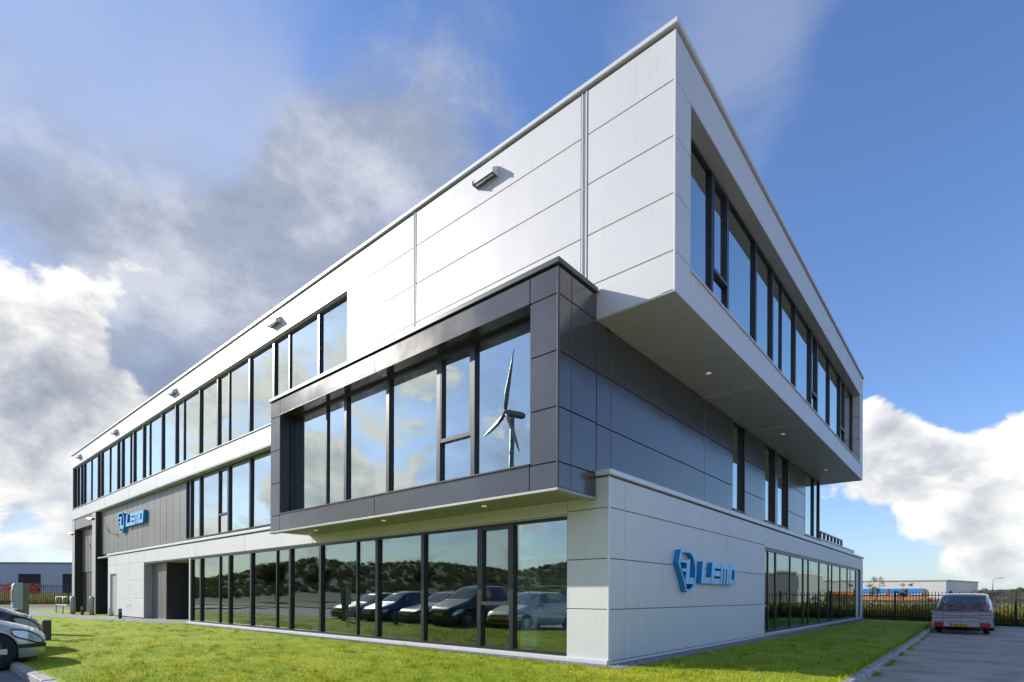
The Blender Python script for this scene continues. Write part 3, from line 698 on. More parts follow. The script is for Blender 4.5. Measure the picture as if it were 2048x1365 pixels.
cp = MB(); cp.box(-.252, .05, -.05, YG + .05, 3.295, 3.39, .008); cp.build('coping', 'silver_trim', B)
bx('terrace_roof', 'gap_dark', B, -31.5, -.3, YD - .6, YG - .1, 3.10, 3.25)
pl = MB(); pl.box(-19.6, .012, -.06, .12, .005, .085, .008); pl.build('plinth', 'white_plinth', B)
pl = MB(); pl.box(-.10, .014, .125, YG, .005, .055, .006); pl.build('plinth', 'silver_trim', B)
pl = MB(); pl.box(-.10, .05, 9.02, 26.44, .056, .10, .006); pl.build('window_sill', 'silver_trim', B)
bx('window_head', 'silver', B, -19.5, -.88, .036, .2, 2.668, 2.688); bx('window_head', 'silver', B, -.2, -.036, 9.02, 26.45, 2.65, 2.668)
glaz_y([-.885, -2.25, -3.14, -4.97, -6.76, -7.67, -9.48, -11.25, -12.15, -13.95, -15.73, -16.62, -18.42, -19.42], [0, T, T, T, T, 0, T, T, 0, T, T, 0, T, T], .10, .09, 2.665, 'glass_ground', (11,), 1.00)
glaz_x([9.04, 9.64, 10.48, 12.25, 14.09, 14.91, 16.75, 18.56, 19.31, 21.19, 23.03, 23.89, 25.46], [0, T, T, T, T, T, T, T, T, T, T, 0, T], -.10, .11, 2.648, 'glass_ground')
panel_x(25.5, 26.45, .11, 2.65, -.10)
# --- entrance recess
er = MB(); er.box(-25.36, -25.325, .04, .36, 0, 2.70); er.build('entrance_jamb', 'grey_column', B)
er = MB(); er.box(-23.4, -19.5, 2.2, 2.25, 0, 2.70); er.build('entrance_wall', 'dark_trim', B)
bx('entrance_ceiling', 'soffit', B, -25.3, -19.5, .04, 2.2, 2.66, 2.69); bx('entrance_floor', 'concrete', B, -25.3, -19.5, .0, 2.2, .0, .03)
for k in range(3): bx('cladding_board', 'bronze_board', B, -25.32 + k * .64 + .01, -25.32 + (k + 1) * .64 - .01, .36, .40, .03, 2.66, .004)
eb = MB(); eb.box(-25.3, -23.42, .405, 2.2, .03, 2.66); eb.build('entrance_volume', 'dark_panel', B)
bx('entrance_post', 'silver_trim', B, -19.62, -19.5, .03, .16, .03, 2.66, .006)
de = bx('entrance_door', 'glass_ground', B, -21.55, -19.7, 1.2, 1.21, .05, 2.6); fr = MB(); fr.box(-.93, -.86, -.04, .04, -1.27, 1.27); fr.box(.86, .93, -.04, .04, -1.27, 1.27); fr.box(-.86, .86, -.04, .04, 1.2, 1.27); fr.box(-.04, .04, -.04, .04, -1.27, 1.2); fr.build('frame', 'mullion', de)
# --- loading end under the long facade
for x0, x1 in ((-40.4, -39.7), (-35.25, -34.45)): bx('column', 'grey_column', B, x0, x1, .03, .6, 0, 6.0, .01)
bx('portal_head', 'bronze_board', B, -39.7, -35.25, .05, .5, 5.35, 6.0, .006)
lw = MB(); lw.box(-39.75, -39.69, .05, .5, 0, 6.0); lw.box(-34.46, -34.40, .05, 2.2, 0, 6.0); lw.box(-39.7, -31.65, 2.2, 2.3, 0, 6.0); lw.box(-31.66, -31.58, .05, 2.2, 0, 3.27); lw.build('recess_wall', 'black_recess', B)
for k in range(6): bx('cladding_board', 'bronze_board', B, -39.69 + k * .74, -39.69 + (k + 1) * .74 - .02, .42, .46, 2.6, 5.34, .004)
bx('loading_door', 'black_recess', B, -39.4, -35.3, .47, .5, .05, 2.58)
bx('canopy', 'steel_grey', B, -34.4, -31.6, .1, 1.0, 3.25, 3.33, .006)
# --- inside: slabs, ceilings, inner walls, columns
bx('floor_slab', 'interior_floor', B, -31.4, -.32, .32, YG - .15, .01, .04)
bx('floor_slab', 'interior_floor', B, -34, XB - .35, .45, YD - .8, 3.30, 3.42); bx('floor_slab', 'interior_floor', B, DX0 + .1, DX1 - .12, DY + .15, .44, 2.96, 3.30)
bx('floor_slab', 'interior_floor', B, XL + .3, XA - .4, .35, YD - .1, 6.30, 6.60)
bx('ceiling', 'interior_ceiling', B, -31.4, -.32, .32, YG - .15, 2.72, 2.78); bx('ceiling', 'interior_ceiling', B, -34, XB - .35, .45, YD - .8, 5.95, 6.02); bx('ceiling', 'interior_ceiling', B, DX0 + .1, OX1, -.74, .44, 6.05, 6.10)
bx('ceiling', 'interior_ceiling', B, XL + .3, XA - .4, .35, YD - .1, 9.42, 9.48)
iw = MB(); iw.box(-31.3, -6.5, 6.4, 6.5, .04, 2.72); iw.box(-6.5, -6.4, 6.4, 26.8, .04, 2.72); iw.box(-33.8, -6., 5.0, 5.1, 3.42, 5.95); iw.box(-6.0, -5.9, 5.0, 17, 3.42, 5.95); iw.box(-40, -4.8, 5.2, 5.3, 6.6, 9.42); iw.box(-4.8, -4.7, 5.2, 18, 6.6, 9.42)
iw.box(-20.7, -20.6, .45, 5, 3.42, 5.95); iw.box(-12.1, -12.0, .5, 6.4, .04, 2.72)
iw.build('inner_wall', 'interior_white', B)
for x in (-5.0, -9.5, -14.0, -18.5):
    bx('column', 'interior_white', B, x - .15, x + .15, 2.2, 2.5, .04, 2.72); bx('column', 'interior_white', B, x - .15, x + .15, .55, .85, 6.6, 9.42)
bx('column', 'interior_white', B, -8.9, -8.55, -.6, -.3, 3.4, 6.05)
# --- roof terrace details behind the ground floor parapet
bx('terrace_screen', 'steel_grey', B, -.42, -.38, 18.3, 26.9, 3.30, 3.70)
bx('screen_cap', 'silver_trim', B, -.45, -.35, 18.25, 26.95, 3.702, 3.75, .006)
for k in range(24): bx('screen_louvre', 'silver_trim', B, -.379, -.36, 18.4 + k * .355, 18.4 + k * .355 + .30, 3.44, 3.66)
bx('guard_rail', 'silver_trim', B, -.46, -.36, 18.45, 23.45, 4.02, 4.08, .006)
for k in range(7): bx('rail_post', 'anthracite', B, -.45, -.37, 18.5 + k * .8, 18.68 + k * .8, 3.752, 4.018)

# ------------------------------------------------------------------ small things fixed to the building
def wall_lamp(x, label):
    t = thing('wall_lamp', (x, 0, 9.83), label, 'lamp', 'lamps along the roof edge'); t.scale = (.74, .8, .74)
    MB().prism([(-.006, .12), (-.20, -.03), (-.20, -.10), (-.006, -.10)], -.38, .38, lambda u, v, a: (a, u, v)).build('housing', 'silver_trim', t)
    bx('lens', 'anthracite', t, -.37, .37, -.195, -.03, -.112, -.101); bx('tube_light', 'lampglass', t, -.33, .33, -.16, -.10, -.118, -.113)
    for sx in (-1, 1): MB().prism([(-.225, -.125), (-.001, -.125), (-.001, .15), (-.03, .15), (-.225, -.01)], sx * .39 - .008, sx * .39 + .008, lambda u, v, a: (a, u, v)).build('end_plate', 'silver_trim', t)
    return t
for x, lb in ((-2.9, 'silver wall floodlight nearest the tall corner'), (-12.1, 'silver wall floodlight above the window joint behind the dark bay'), (-21.3, 'middle one of the five floodlights under the roof edge'),
              (-30.1, 'small floodlight under the roof edge, second from the far left end'), (-38.1, 'small floodlight at the far left end of the roof edge')): wall_lamp(x, lb)
# company signs: raised blue letters and emblem
def wall_sign(name, origin, es, ed, k, depth, label):
    t = thing(name, origin, label, 'sign')
    es, ed = Vector(es), Vector(ed)
    def fn(u, v, a): p = es * u * k + Vector((0, 0, 1)) * v * k + ed * a; return (p.x, p.y, p.z)
    def ring(out_, in_, a0, a1):
        n = len(out_); mb = MB(); vs = [fn(*p, a0) for p in out_] + [fn(*p, a0) for p in in_] + [fn(*p, a1) for p in out_] + [fn(*p, a1) for p in in_]; fs = []
        for i in range(n):
            j = (i + 1) % n; fs += [(i, j, 2 * n + j, 2 * n + i), (n + i, n + j, 3 * n + j, 3 * n + i), (2 * n + i, 2 * n + j, 3 * n + j, 3 * n + i), (i, j, n + j, n + i)]
        return mb.add(vs, fs)
    # emblem
    outer = [(.42 * math.cos(a) + .06, .45 * math.sin(a)) for a in np.linspace(R(100), R(-110), 26)] + [(-.20, -.20), (-.40, .05), (-.46, .17), (-.34, .44), (-.12, .44)]
    cx_ = sum(p[0] for p in outer) / len(outer)
    inner = [((x - .05) * .86 + .05, z * .88) for x, z in outer]
    em = ring(outer, inner, 0, depth).build('emblem', 'sign_side', t); ring(outer, inner, depth, depth + .006).build('face', 'sign_front', em)
    Lp = [(-.02, .25), (.14, .25), (.08, -.14), (.34, -.14), (.32, -.28), (-.12, -.28)]
    for poly in (Lp, [(-.36, .17), (-.04, .17), (-.04, .23), (-.34, .23)], [(-.34, -.02), (-.06, -.02), (-.06, .04), (-.37, .04)]):
        e = MB().prism(poly, 0, depth, fn).build('emblem_letter' if poly is Lp else 'emblem_bar', 'sign_side', t); MB().prism(poly, depth, depth + .006, fn).build('face', 'sign_front', e)
    # letters as slanted blocks: lists of rectangles (u0, u1, v0, v1), v from 0 to .5
    def sl(u0, u1, v0, v1): s_ = .2; return [(u0 + v0 * s_, v0), (u1 + v0 * s_, v0), (u1 + v1 * s_, v1), (u0 + v1 * s_, v1)]
    W = .56
    glyph = {'L': [(0, .17, 0, .5), (.17, W, 0, .14)],
             'E': [(0, .15, 0, .5), (.15, W, 0, .13), (.15, W, .185, .315), (.15, W, .37, .5)],
             'M': [(0, .14, 0, .5), (.14, .22, .38, .5), (.22, .34, 0, .5), (.34, .42, .38, .5), (.42, W, 0, .5)],
             'O': [(0, .17, 0, .5), (.37, W - .02, 0, .5), (.17, .37, 0, .13), (.17, .37, .37, .5)]}
    u = .74
    for ch in 'LEMO':
        mb = MB(); mf = MB()
        for (a, b, c, d) in glyph[ch]:
            po = [(x + u, z - .25) for x, z in sl(a, b, c, d)]; mb.prism(po, 0, depth, fn); mf.prism(po, depth + .001, depth + .006, fn)
        o = mb.build('letter', 'sign_side', t); mf.build('face', 'sign_front', o)
        u += W + .03
    return t
wall_sign('company_sign', (0.001, 3.05, 1.74), (0, 1, 0), (1, 0, 0), 1.0, .12, 'blue raised emblem and four letters on the silver ground floor wall')
wall_sign('company_sign', (-29.75, .284, 5.0), (1, 0, 0), (0, -1, 0), 1.22, .15, 'blue and white emblem sign on the bronze boards above the entrance')
# small lamps on arms at the loading end
for x, z, lb in ((-39.0, 5.05, 'small lit arm lamp at the far left loading portal'), (-34.0, 5.55, 'small lit arm lamp beside the bronze boards')):
    t = thing('arm_lamp', (x, .05, z), lb, 'lamp', 'arm lamps at the loading end')
    MB().tube([(0, .2, 0), (0, -.3, .0), (.35, -.45, -.12), (1.3, -.5, -.16)], .022, 8).build('arm', 'anthracite', t)
    MB().tube([(1.2, -.5, -.16), (1.45, -.52, -.19)], .07, 10).build('spot_head', 'anthracite', t)
    MB().lathe([(.02, -.06), (.15, -.05), (.17, 0), (.10, .03)], 16, c=(-.1, -.34, .02)).build('lamp_head', 'lamp_on', t)

# ------------------------------------------------------------------ bollards, posts, charger
def bollard(x, y, h, label, r=.075):
    t = thing('bollard_light', (x, y, 0), label, 'bollard', 'low bollard lights on the lawn')
    MB().lathe([(r, 0), (r, h * .72), (r * .98, h * .725)], 20).build('post', 'anthracite', t)
    MB().lathe([(r * .80, h * .725), (r * .80, h * .84)], 20).build('lens', 'lampglass', t)
    MB().lathe([(r, h * .84), (r, h * .98), (r * .9, h)], 20).build('cap', 'anthracite', t)
    for k in range(3):
        a = k * 2.094 + .4; bx('fin', 'anthracite', t, r * .9 * math.cos(a) - .012, r * .9 * math.cos(a) + .012, r * .9 * math.sin(a) - .012, r * .9 * math.sin(a) + .012, h * .72, h * .85)
def pillar_bollard(x, y, h, label):
    t = thing('bollard_light', (x, y, 0), label, 'bollard', 'low bollard lights on the lawn')
    MB().box(-.08, .08, -.085, .085, 0, h, .008).build('post', 'anthracite', t)
    bx('lens', 'lampglass', t, -.083, -.079, -.06, .06, h * .62, h * .68); bx('lens_frame', 'blackplastic', t, -.065, .065, -.088, -.084, h * .70, h * .86)
pillar_bollard(-13.3, -5.4, .52, 'dark square bollard light on the lawn in front of the silver car')
bollard(-26.1, -.75, .5, 'dark round bollard light beside the entrance path near the doorway')
bollard(-33.0, -.85, .5, 'dark round bollard light farther left on the grass strip')
t = thing('charging_post', (-17.0, -5.27, 0), 'grey charging point on a dark post behind the parked cars', 'charger')
MB().box(-.06, .06, -.13, .02, 0, 1.47, .01).build('post', 'charger_dark', t)
MB().prism([(-.13, .70), (-.36, .78), (-.36, 1.43), (-.32, 1.50), (-.13, 1.53)], -.15, .15, lambda u, v, a: (a, u, v)).build('housing', 'charger_grey', t)
MB().prism([(-.13, .45), (-.30, .72), (-.13, .72)], -.08, .08, lambda u, v, a: (a, u, v)).build('bracket', 'charger_dark', t)
bx('front_panel', 'charger_dark', t, -.14, .14, -.372, -.362, .95, 1.32, .004)
cab = MB().tube([(.0, -.30, .95), (-.05, -.55, .98), (-.12, -.85, .88), (-.2, -1.15, .78)], .022, 8); cab.build('cable', 'blackplastic', t)
# railing and steel posts at the loading bay
t = thing('guard_railing', (-39.6, -.9, 0), 'light steel two bar railing at the loading bay', 'railing')
for x in (0, 2.0, 4.0): MB().tube([(x, 0, 0), (x, 0, 1.0)], .03, 8).build('post', 'steel_grey', t)
for z in (.5, 1.0): MB().tube([(0, 0, z), (4.0, 0, z)], .025, 8).build('rail', 'steel_grey', t)
for x, y, lb in ((-35.0, -.9, 'thick grey steel protection post by the loading bay column'), (-32.4, -.55, 'thick grey steel protection post beside the white side door')):
    t = thing('protection_post', (x, y, 0), lb, 'post', 'steel protection posts'); MB().lathe([(.12, 0), (.12, .98), (.10, 1.03), (.04, 1.05)], 16).build('tube', 'steel_grey', t); MB().lathe([(.18, 0), (.18, .02)], 16).build('foot', 'steel_grey', t)
t = thing('wall_tap', (-27.5, -.001, .62), 'small chrome tap on the white wall right of the side door', 'tap')
MB().tube([(0, 0, 0), (0, -.12, 0), (.0, -.15, -.06)], .018, 8).build('spout', 'chrome', t); MB().tube([(-.06, -.08, .04), (.06, -.08, .04)], .01, 6).build('handle', 'chrome', t)

# ------------------------------------------------------------------ cars
def smooth_interp(pts, xs, k=5):
    px, pz = zip(*pts); d = np.linspace(px[0], px[-1], 400); z = np.interp(d, px, pz)
    ker = np.hanning(2 * k + 3)[1:-1]; ker /= ker.sum(); zp = np.pad(z, k, mode='edge'); z = np.convolve(zp, ker, 'valid')
    return np.interp(xs, d, z)
CARS = {
 'hatch': dict(L=4.1, W=1.70, top=[(0, .56), (.04, .64), (.18, .72), (.75, .90), (1.0, .97), (1.72, 1.40), (2.1, 1.47), (3.1, 1.46), (3.65, 1.38), (3.95, 1.02), (4.06, .88), (4.1, .62)],
               belt=[(0, .52), (.25, .66), (1.0, .88), (3.5, .96), (4.02, .86), (4.1, .58)], ws=(1.02, 1.78), rw=(3.60, 3.96), cab=(1.42, 3.62), bp=2.35, wheels=(.72, 3.38)),
 'sedan': dict(L=4.5, W=1.76, top=[(0, .52), (.05, .62), (.25, .71), (1.05, .88), (1.35, .94), (2.1, 1.36), (2.5, 1.42), (3.1, 1.40), (3.8, 1.08), (4.25, 1.03), (4.44, .92), (4.5, .60)],
               belt=[(0, .50), (.3, .66), (1.1, .84), (1.5, .89), (3.9, .97), (4.42, .86), (4.5, .58)], ws=(1.38, 2.12), rw=(3.2, 3.78), cab=(1.75, 3.55), bp=2.6, wheels=(.84, 3.55)),
 'estate': dict(L=4.7, W=1.80, top=[(0, .52), (.05, .62), (.3, .72), (1.15, .88), (1.45, .94), (2.2, 1.38), (2.6, 1.46), (3.9, 1.46), (4.40, 1.41), (4.60, 1.02), (4.68, .92), (4.7, .60)],
                belt=[(0, .50), (.3, .66), (1.1, .84), (1.6, .90), (4.2, .97), (4.62, .92), (4.7, .56)], ws=(1.48, 2.22), rw=(4.41, 4.62), cab=(1.85, 4.38), bp=2.85, wheels=(.88, 3.65)),
}
def car_mesh(kind):
    P = CARS[kind]; L, W = P['L'], P['W']; N = 100
    u = np.linspace(0, 1, N); u = L * (.5 - .5 * np.cos(np.pi * u)) * .35 + L * u * .65
    hwp = [(0, .66), (.06, .76), (.22, .88), (.55, .965), (1.1, 1.), (L - 1.2, 1.), (L - .45, .95), (L - .08, .84), (L, .74)]
    zt = smooth_interp(P['top'], u, 7); zb = smooth_interp(P['belt'], u, 7); hw = smooth_interp(hwp, u, 5) * W / 2
    zb = np.minimum(zb, zt - .012)
    zl = smooth_interp([(0, .28), (.12, .20), (.6, .19), (L - .6, .20), (L - .1, .26), (L, .34)], u, 4)
    Vt = np.zeros((N, 13, 3)); wr = .345
    archf = np.zeros(N)
    for i in range(N):
        a = zl[i]
        for wc in P['wheels']:
            d = u[i] - wc
            if abs(d) < wr: a = max(a, .30 + math.sqrt(wr * wr - d * d)); archf[i] = 1
        h = hw[i]; b = zb[i]; t = zt[i]; y = L / 2 - u[i]
        te = b + (t - b) * .90
        z1 = max(zl[i] + .06, a + .01); z2 = max(zl[i] + .45 * (b - zl[i]), a + .025); z3 = max(b - .17, a + .045)
        row = [(h * .93 + .03 * archf[i], a), (h * .985 + .01 * archf[i], z1), (h + .006 * archf[i], z2), (h * .995, z3), (h * .965, max(b, z3 + .01))]
        for k in (1, 2, 3, 4):
            q = k / 4; row.append((h * (.955 - (.17 if kind == 'estate' else .225) * q ** 1.15), max(b, z3 + .01) + (te - b) * q))
        row += [(h * (.66 if kind == 'estate' else .60), b + (t - b) * .965), (h * .42, b + (t - b) * .99), (h * .2, t - .001), (0, t)]
        for j, (x, z) in enumerate(row): Vt[i, j] = (x, y, z)
    return P, u, Vt, archf
def grid_faces(Vt, sel, off=0., both=True):
    N, M, _ = Vt.shape
    du = np.gradient(Vt, axis=0); dv = np.gradient(Vt, axis=1); n = np.cross(dv, du); nn = np.linalg.norm(n, axis=2, keepdims=True); n = n / np.maximum(nn, 1e-9)
    V2 = Vt + n * off
    used = {}; vs = []; fs = []
    for side in ((1, -1) if both else (1,)):
        used = {}
        for (i, j) in sel:
            q = []
            for (a, b) in ((i, j), (i + 1, j), (i + 1, j + 1), (i, j + 1)):
                if (a, b) not in used: used[a, b] = len(vs); p = V2[a, b]; vs.append((p[0] * side, p[1], p[2]))
                q.append(used[a, b])
            fs.append(tuple(q if side == 1 else q[::-1]))
    mb = MB(); mb.add(vs, fs, True); return mb
CARMESH = {}
def car_parts(kind):
    if kind in CARMESH: return CARMESH[kind]
    P, u, Vt, ar = car_mesh(kind); N, M, _ = Vt.shape; L, W = P['L'], P['W']
    um = (u[:-1] + u[1:]) / 2; out_ = []
    win = set(); ws = set(); rw = set(); hl = set(); tl = set(); bl = set()
    for i in range(N - 1):
        for j in range(M - 1):
            x = um[i]
            if 5 <= j <= 7 and P['cab'][0] + (j - 4) * .10 < x < P['cab'][1] - (j - 5) * .04 and abs(x - P['bp']) > .045: win.add((i, j))
            elif j >= 8 and P['ws'][0] < x < P['ws'][1]: ws.add((i, j))
            elif j >= 8 and P['rw'][0] < x < P['rw'][1]: rw.add((i, j))
            
            if kind == 'estate':
                if 4 <= j <= 7 and L - .20 < x < L - .07: tl.add((i, j))
            elif j in (2, 3) and L - .26 < x < L - .05: tl.add((i, j))
            if j in (0, 1, 2) and x < .5 and j <= 1: pass
    body = [(i, j) for i in range(N - 1) for j in range(M - 1) if (i, j) not in win | ws | rw]
    mb = grid_faces(Vt, body)
    # nose, tail and floor
    for i, fl in ((0, 1), (N - 1, 0)):
        ring = [tuple(Vt[i, j]) for j in range(M)] + [(-Vt[i, j][0], Vt[i, j][1], Vt[i, j][2]) for j in range(M - 2, -1, -1)]
        mb.add(ring, [tuple(range(len(ring)))], False)
    out_.append(('body', mb.mesh('body'), None, None))
    fl = MB(); xi = W / 2 - .24
    fl.box(-xi, xi, -L / 2 + .15, L / 2 - .12, .17, .60); fl.box(-W / 2 + .08, W / 2 - .08, -L / 2 + P['L'] - P['wheels'][1] + .38, L / 2 - P['wheels'][0] - .38, .17, .5)
    out_.append(('underbody', fl.mesh('underbody'), 'blackplastic', None))
    for nm, sel in (('side_window', win), ('windscreen', ws), ('rear_window', rw)):
        out_.append((nm, grid_faces(Vt, sorted(sel), -.004).mesh(nm), 'carglass', None))
    for nm, sel, mt in (('tail_light', tl, 'redlight'),):
        for side in (1, -1):
            g = grid_faces(Vt, sorted(sel), .006, both=False)
            if side == -1: g.v = [(-x, y, z) for x, y, z in g.v]
            out_.append((nm, g.mesh(nm), mt, None))
    for nm, c_, hl_, hf, off, mt in (('headlight_bezel', .27, .25, .50, .003, 'blackplastic'), ('headlight', .27, .215, .36, .009, 'lampglass'), ('headlight_bulb', .20, .07, .22, .014, 'chrome')):
        ii = [i for i in range(N) if abs(u[i] - c_) < hl_]
        if len(ii) > 2:
            V2 = np.zeros((len(ii), 5, 3))
            for q, i in enumerate(ii):
                e = hf * math.sqrt(max(0., 1 - ((u[i] - c_) / hl_) ** 2)) + .02
                for r_ in range(5):
                    f = .47 + e * (r_ / 2 - 1); V2[q, r_] = Vt[i, 3] * (1 - f) + Vt[i, 4] * f
            for side in (1, -1):
                g = grid_faces(V2, [(a, b) for a in range(len(ii) - 1) for b in range(4)], off, both=False)
                if side == -1: g.v = [(-x, y, z) for x, y, z in g.v]
                out_.append((nm, g.mesh(nm), mt, None))
    # bumper strip, grille, plates, mirrors
    z = MB(); z.box(-W * .30, W * .30, L / 2 - .035, L / 2 + .012, .30, .42, .01); out_.append(('lower_grille', z.mesh('lower_grille'), 'blackplastic', None))
    z = MB(); z.box(-W * .22, W * .22, L / 2 - .03, L / 2 + .010, .52, .585, .008); out_.append(('grille', z.mesh('grille'), 'blackplastic', None))
    z = MB(); z.box(-.26, .26, L / 2 + .012, L / 2 + .022, .44, .55); out_.append(('front_plate', z.mesh('front_plate'), 'plate_yellow', None))
    z = MB(); z.box(-.26, .26, -L / 2 - .02, -L / 2 - .008, .52, .63); out_.append(('rear_plate', z.mesh('rear_plate'), 'plate_yellow', None))
    bs = [(i, j) for i in range(N - 1) for j in (1,) if um[i] < .36]
    strip = [(i, 2) for i in range(N - 1) if .02 < um[i] < .42]
    out_.append(('bumper_insert', grid_faces(Vt * 1.0, strip, .010).mesh('bumper_insert'), 'blackplastic', None)) if False else None
    for side in (1, -1):
        m = MB(); yy = L / 2 - P['cab'][0] - .12; x0 = side * (W / 2 - .02)
        m.box(min(x0, x0 + side * .20), max(x0, x0 + side * .20), yy - .05, yy + .06, .93, 1.06, .03); out_.append(('mirror', m.mesh('mirror'), None, None))
        m = MB(); m.box(min(x0 - side * .0, x0 + side * .006) , max(x0, x0 + side * .012), L / 2 - P['bp'] + .25, L / 2 - P['bp'] + .42, .80, .83, .004); out_.append(('door_handle', m.mesh('door_handle'), None, None))
    for side in (1, -1):
        for wc in P['wheels']:
            cx = side * (W / 2 - .11); cyy = L / 2 - wc
            ty = MB().lathe([(.19, -.10), (.29, -.10), (.312, -.08), (.315, 0), (.312, .08), (.29, .10), (.19, .10)], 28, 'x', (0, 0, 0), caps=False).mesh('tyre')
            rm = MB(); o_ = side
            rm.lathe([(.20, -.02), (.20, .06)], 24, 'x', (o_ * .03 - .02, 0, 0))
            for k in range(5):
                a = k * 2 * math.pi / 5
                pa = Vector((0, math.cos(a), math.sin(a))); pb = Vector((0, -math.sin(a), math.cos(a)))
                vs = [];
                for (r_, wd) in ((.03, .035), (.20, .05)):
                    for xx in (.0, .02):
                        for sg in (-1, 1): vs.append(tuple(pa * r_ + pb * wd * sg + Vector((o_ * (.078 + xx), 0, 0))))
                rm.add(vs, [(0, 1, 5, 4), (2, 3, 7, 6), (0, 2, 6, 4), (1, 3, 7, 5), (4, 5, 7, 6), (0, 1, 3, 2)])
            rm.lathe([(.055, -.01), (.05, .012)], 14, 'x', (o_ * .095, 0, 0))
            rim = rm.mesh('rim'); wl = MB().lathe([(.06, -.09), (.06, .05)], 12, 'x').mesh('hub')
            out_.append(('wheel', wl, 'blackplastic', ((cx, cyy, .315), ty, rim)))
    CARMESH[kind] = (P, out_); return CARMESH[kind]
def car(kind, paint, loc, rz, label, name='parked_car', group=None):
    P, parts = car_parts(kind); t = thing(name, loc, label, 'car', group, rz)
    for nm, me, mt, extra in parts:
        if nm == 'wheel':
            o = link('wheel', me, mt, t, loc=extra[0]); link('tyre', extra[1], 'rubber', o); link('rim', extra[2], 'rim', o)
        else: link(nm, me, mt or paint, t)
    return t, P
GRP = 'cars parked along the lawn kerb'
c0, P0 = car('hatch', 'paint_silver', (-8.42, -6.25 - 2.05, ROADZ), 0, 'silver hatchback with its nose over the kerb at the left edge', group=GRP)
# dark rubbing insert and fog lamp on the near car
P_, u_, V_, a_ = car_mesh('hatch')
um_ = (u_[:-1] + u_[1:]) / 2
ins = np.stack([np.column_stack([V_[:, 2, 0], V_[:, 2, 1], 0 * u_ + .36]), np.column_stack([V_[:, 2, 0], V_[:, 2, 1], 0 * u_ + .43])], 1)
for side in (1, -1):
    g_ = grid_faces(ins, [(i, 0) for i in range(len(um_)) if um_[i] < .42], .012, both=False); g_.v = [(x * side, y, z) for x, y, z in g_.v]; g_.build('bumper_insert', 'blackplastic', c0)
cb_, _ = car('hatch', 'paint_black', (-11.15, -5.9 - 2.05, ROADZ), 0, 'tall black car parked just beyond the silver hatchback', group=GRP); cb_.scale = (1.04, 1., 1.17)
car('estate', 'paint_grey', (-13.8, -6.35 - 2.35, ROADZ), 0, 'dark grey estate car, third in the parked row', group=GRP)
car('hatch', 'paint_blue', (-16.5, -6.3 - 2.05, ROADZ), 0, 'blue hatchback, fourth in the parked row', group=GRP)
car('sedan', 'paint_white', (-19.2, -6.3 - 2.25, ROADZ), 0, 'white saloon, last in the parked row', group=GRP)
car('hatch', 'paint_silver', (-42.0, -28.0, -.10), R(-95), 'silver hatchback on the street behind the car park, seen mirrored', 'street_car')
est, PE = car('estate', 'paint_volvo', (4.42, 21.35, ROADZ), 0, 'silver estate car with tall red tail lights hitched to the trailer', 'estate_car')
# ------------------------------------------------------------------ trailer
t = thing('car_trailer', (4.40, 17.45, ROADZ), 'low silver box trailer with a brown covered load', 'trailer')
bd = MB(); bd.box(-.82, .82, -1.15, 1.25, .40, .45); bd.box(-.82, .82, -1.15, -1.11, .451, .78, .01); bd.box(-.82, .82, 1.21, 1.25, .451, .78, .01); bd.box(-.82, -.78, -1.109, 1.209, .451, .78, .01); bd.box(.78, .82, -1.109, 1.209, .451, .78, .01)
bd.build('box_body', 'trailer_alu', t)
rl = MB(); rl.box(-.85, .85, -1.18, -1.10, .765, .80, .012); rl.box(-.85, -.77, -1.09, 1.26, .765, .80, .012); rl.box(.77, .85, -1.09, 1.26, .765, .80, .012); rl.build('top_rail', 'trailer_alu', t)
rb = MB()
for x in (-.5, 0, .5): rb.box(x - .02, x + .02, -1.168, -1.151, .44, .75, .005)
rb.build('rib', 'steel_grey', t)
def tarp():
    n, m = 26, 34; vs = []; fs = []
    for i in range(n):
        for j in range(m):
            x = -.80 + 1.60 * i / (n - 1); y = -1.13 + 2.36 * j / (m - 1); ex = min(i, n - 1 - i) / 4; ey = min(j, m - 1 - j) / 4
            k = min(1, ex) * min(1, ey); z = .80 + k * (.22 + .035 * math.sin(x * 17 + y * 9) + .03 * math.sin(y * 23 - x * 7) + rnd.uniform(-.02, .02)); vs.append((x, y, z))
    for i in range(n - 1):
        for j in range(m - 1): fs.append((i * m + j, (i + 1) * m + j, (i + 1) * m + j + 1, i * m + j + 1))
    return MB().add(vs, fs, True)
tl_ = tarp().build('cargo_load', 'tarp', None, label='crumpled brown load lying in the open trailer', category='load'); tl_.location = t.location
for sx in (-1, 1):
    o = bx('wheel', 'blackplastic', t, sx * .66 - .04, sx * .66 + .04, -.05, .05, .225, .325)
    MB().lathe([(.14, -.085), (.25, -.085), (.272, -.065), (.275, 0), (.272, .065), (.25, .085), (.14, .085)], 24, 'x', caps=False).build('tyre', 'rubber', o); MB().lathe([(.15, -.05), (.15, .05)], 20, 'x').build('rim', 'rim', o)
    MB().box(sx * .62 - .14, sx * .62 + .14, -1.225, -1.155, .26, .43, .05).build('tail_light', 'redlight', t); MB().box(sx * .80 - .035, sx * .80 + .035, -1.214, -1.16, .30, .385, .004).build('indicator', 'amber', t)
MB().box(-.84, .84, -1.20, -1.15, .27, .41, .012).build('light_board', 'trailer_alu', t)
for zz, dz_ in ((.70, -.05), (.56, .05)): MB().tube([(-.8, -1.16, zz), (-.4, -1.165, zz + dz_ * .7), (0, -1.168, zz + dz_), (.4, -1.165, zz + dz_ * .7), (.8, -1.16, zz)], .008, 6).build('strap', 'blackplastic', t)
pq = bx('rear_plate', 'plate_yellow', t, -.26, .20, -1.225, -1.212, .285, .385, .003); bx('plate_band', 'plate_blue', pq, -.27, -.231, -.012, .002, -.05, .05)
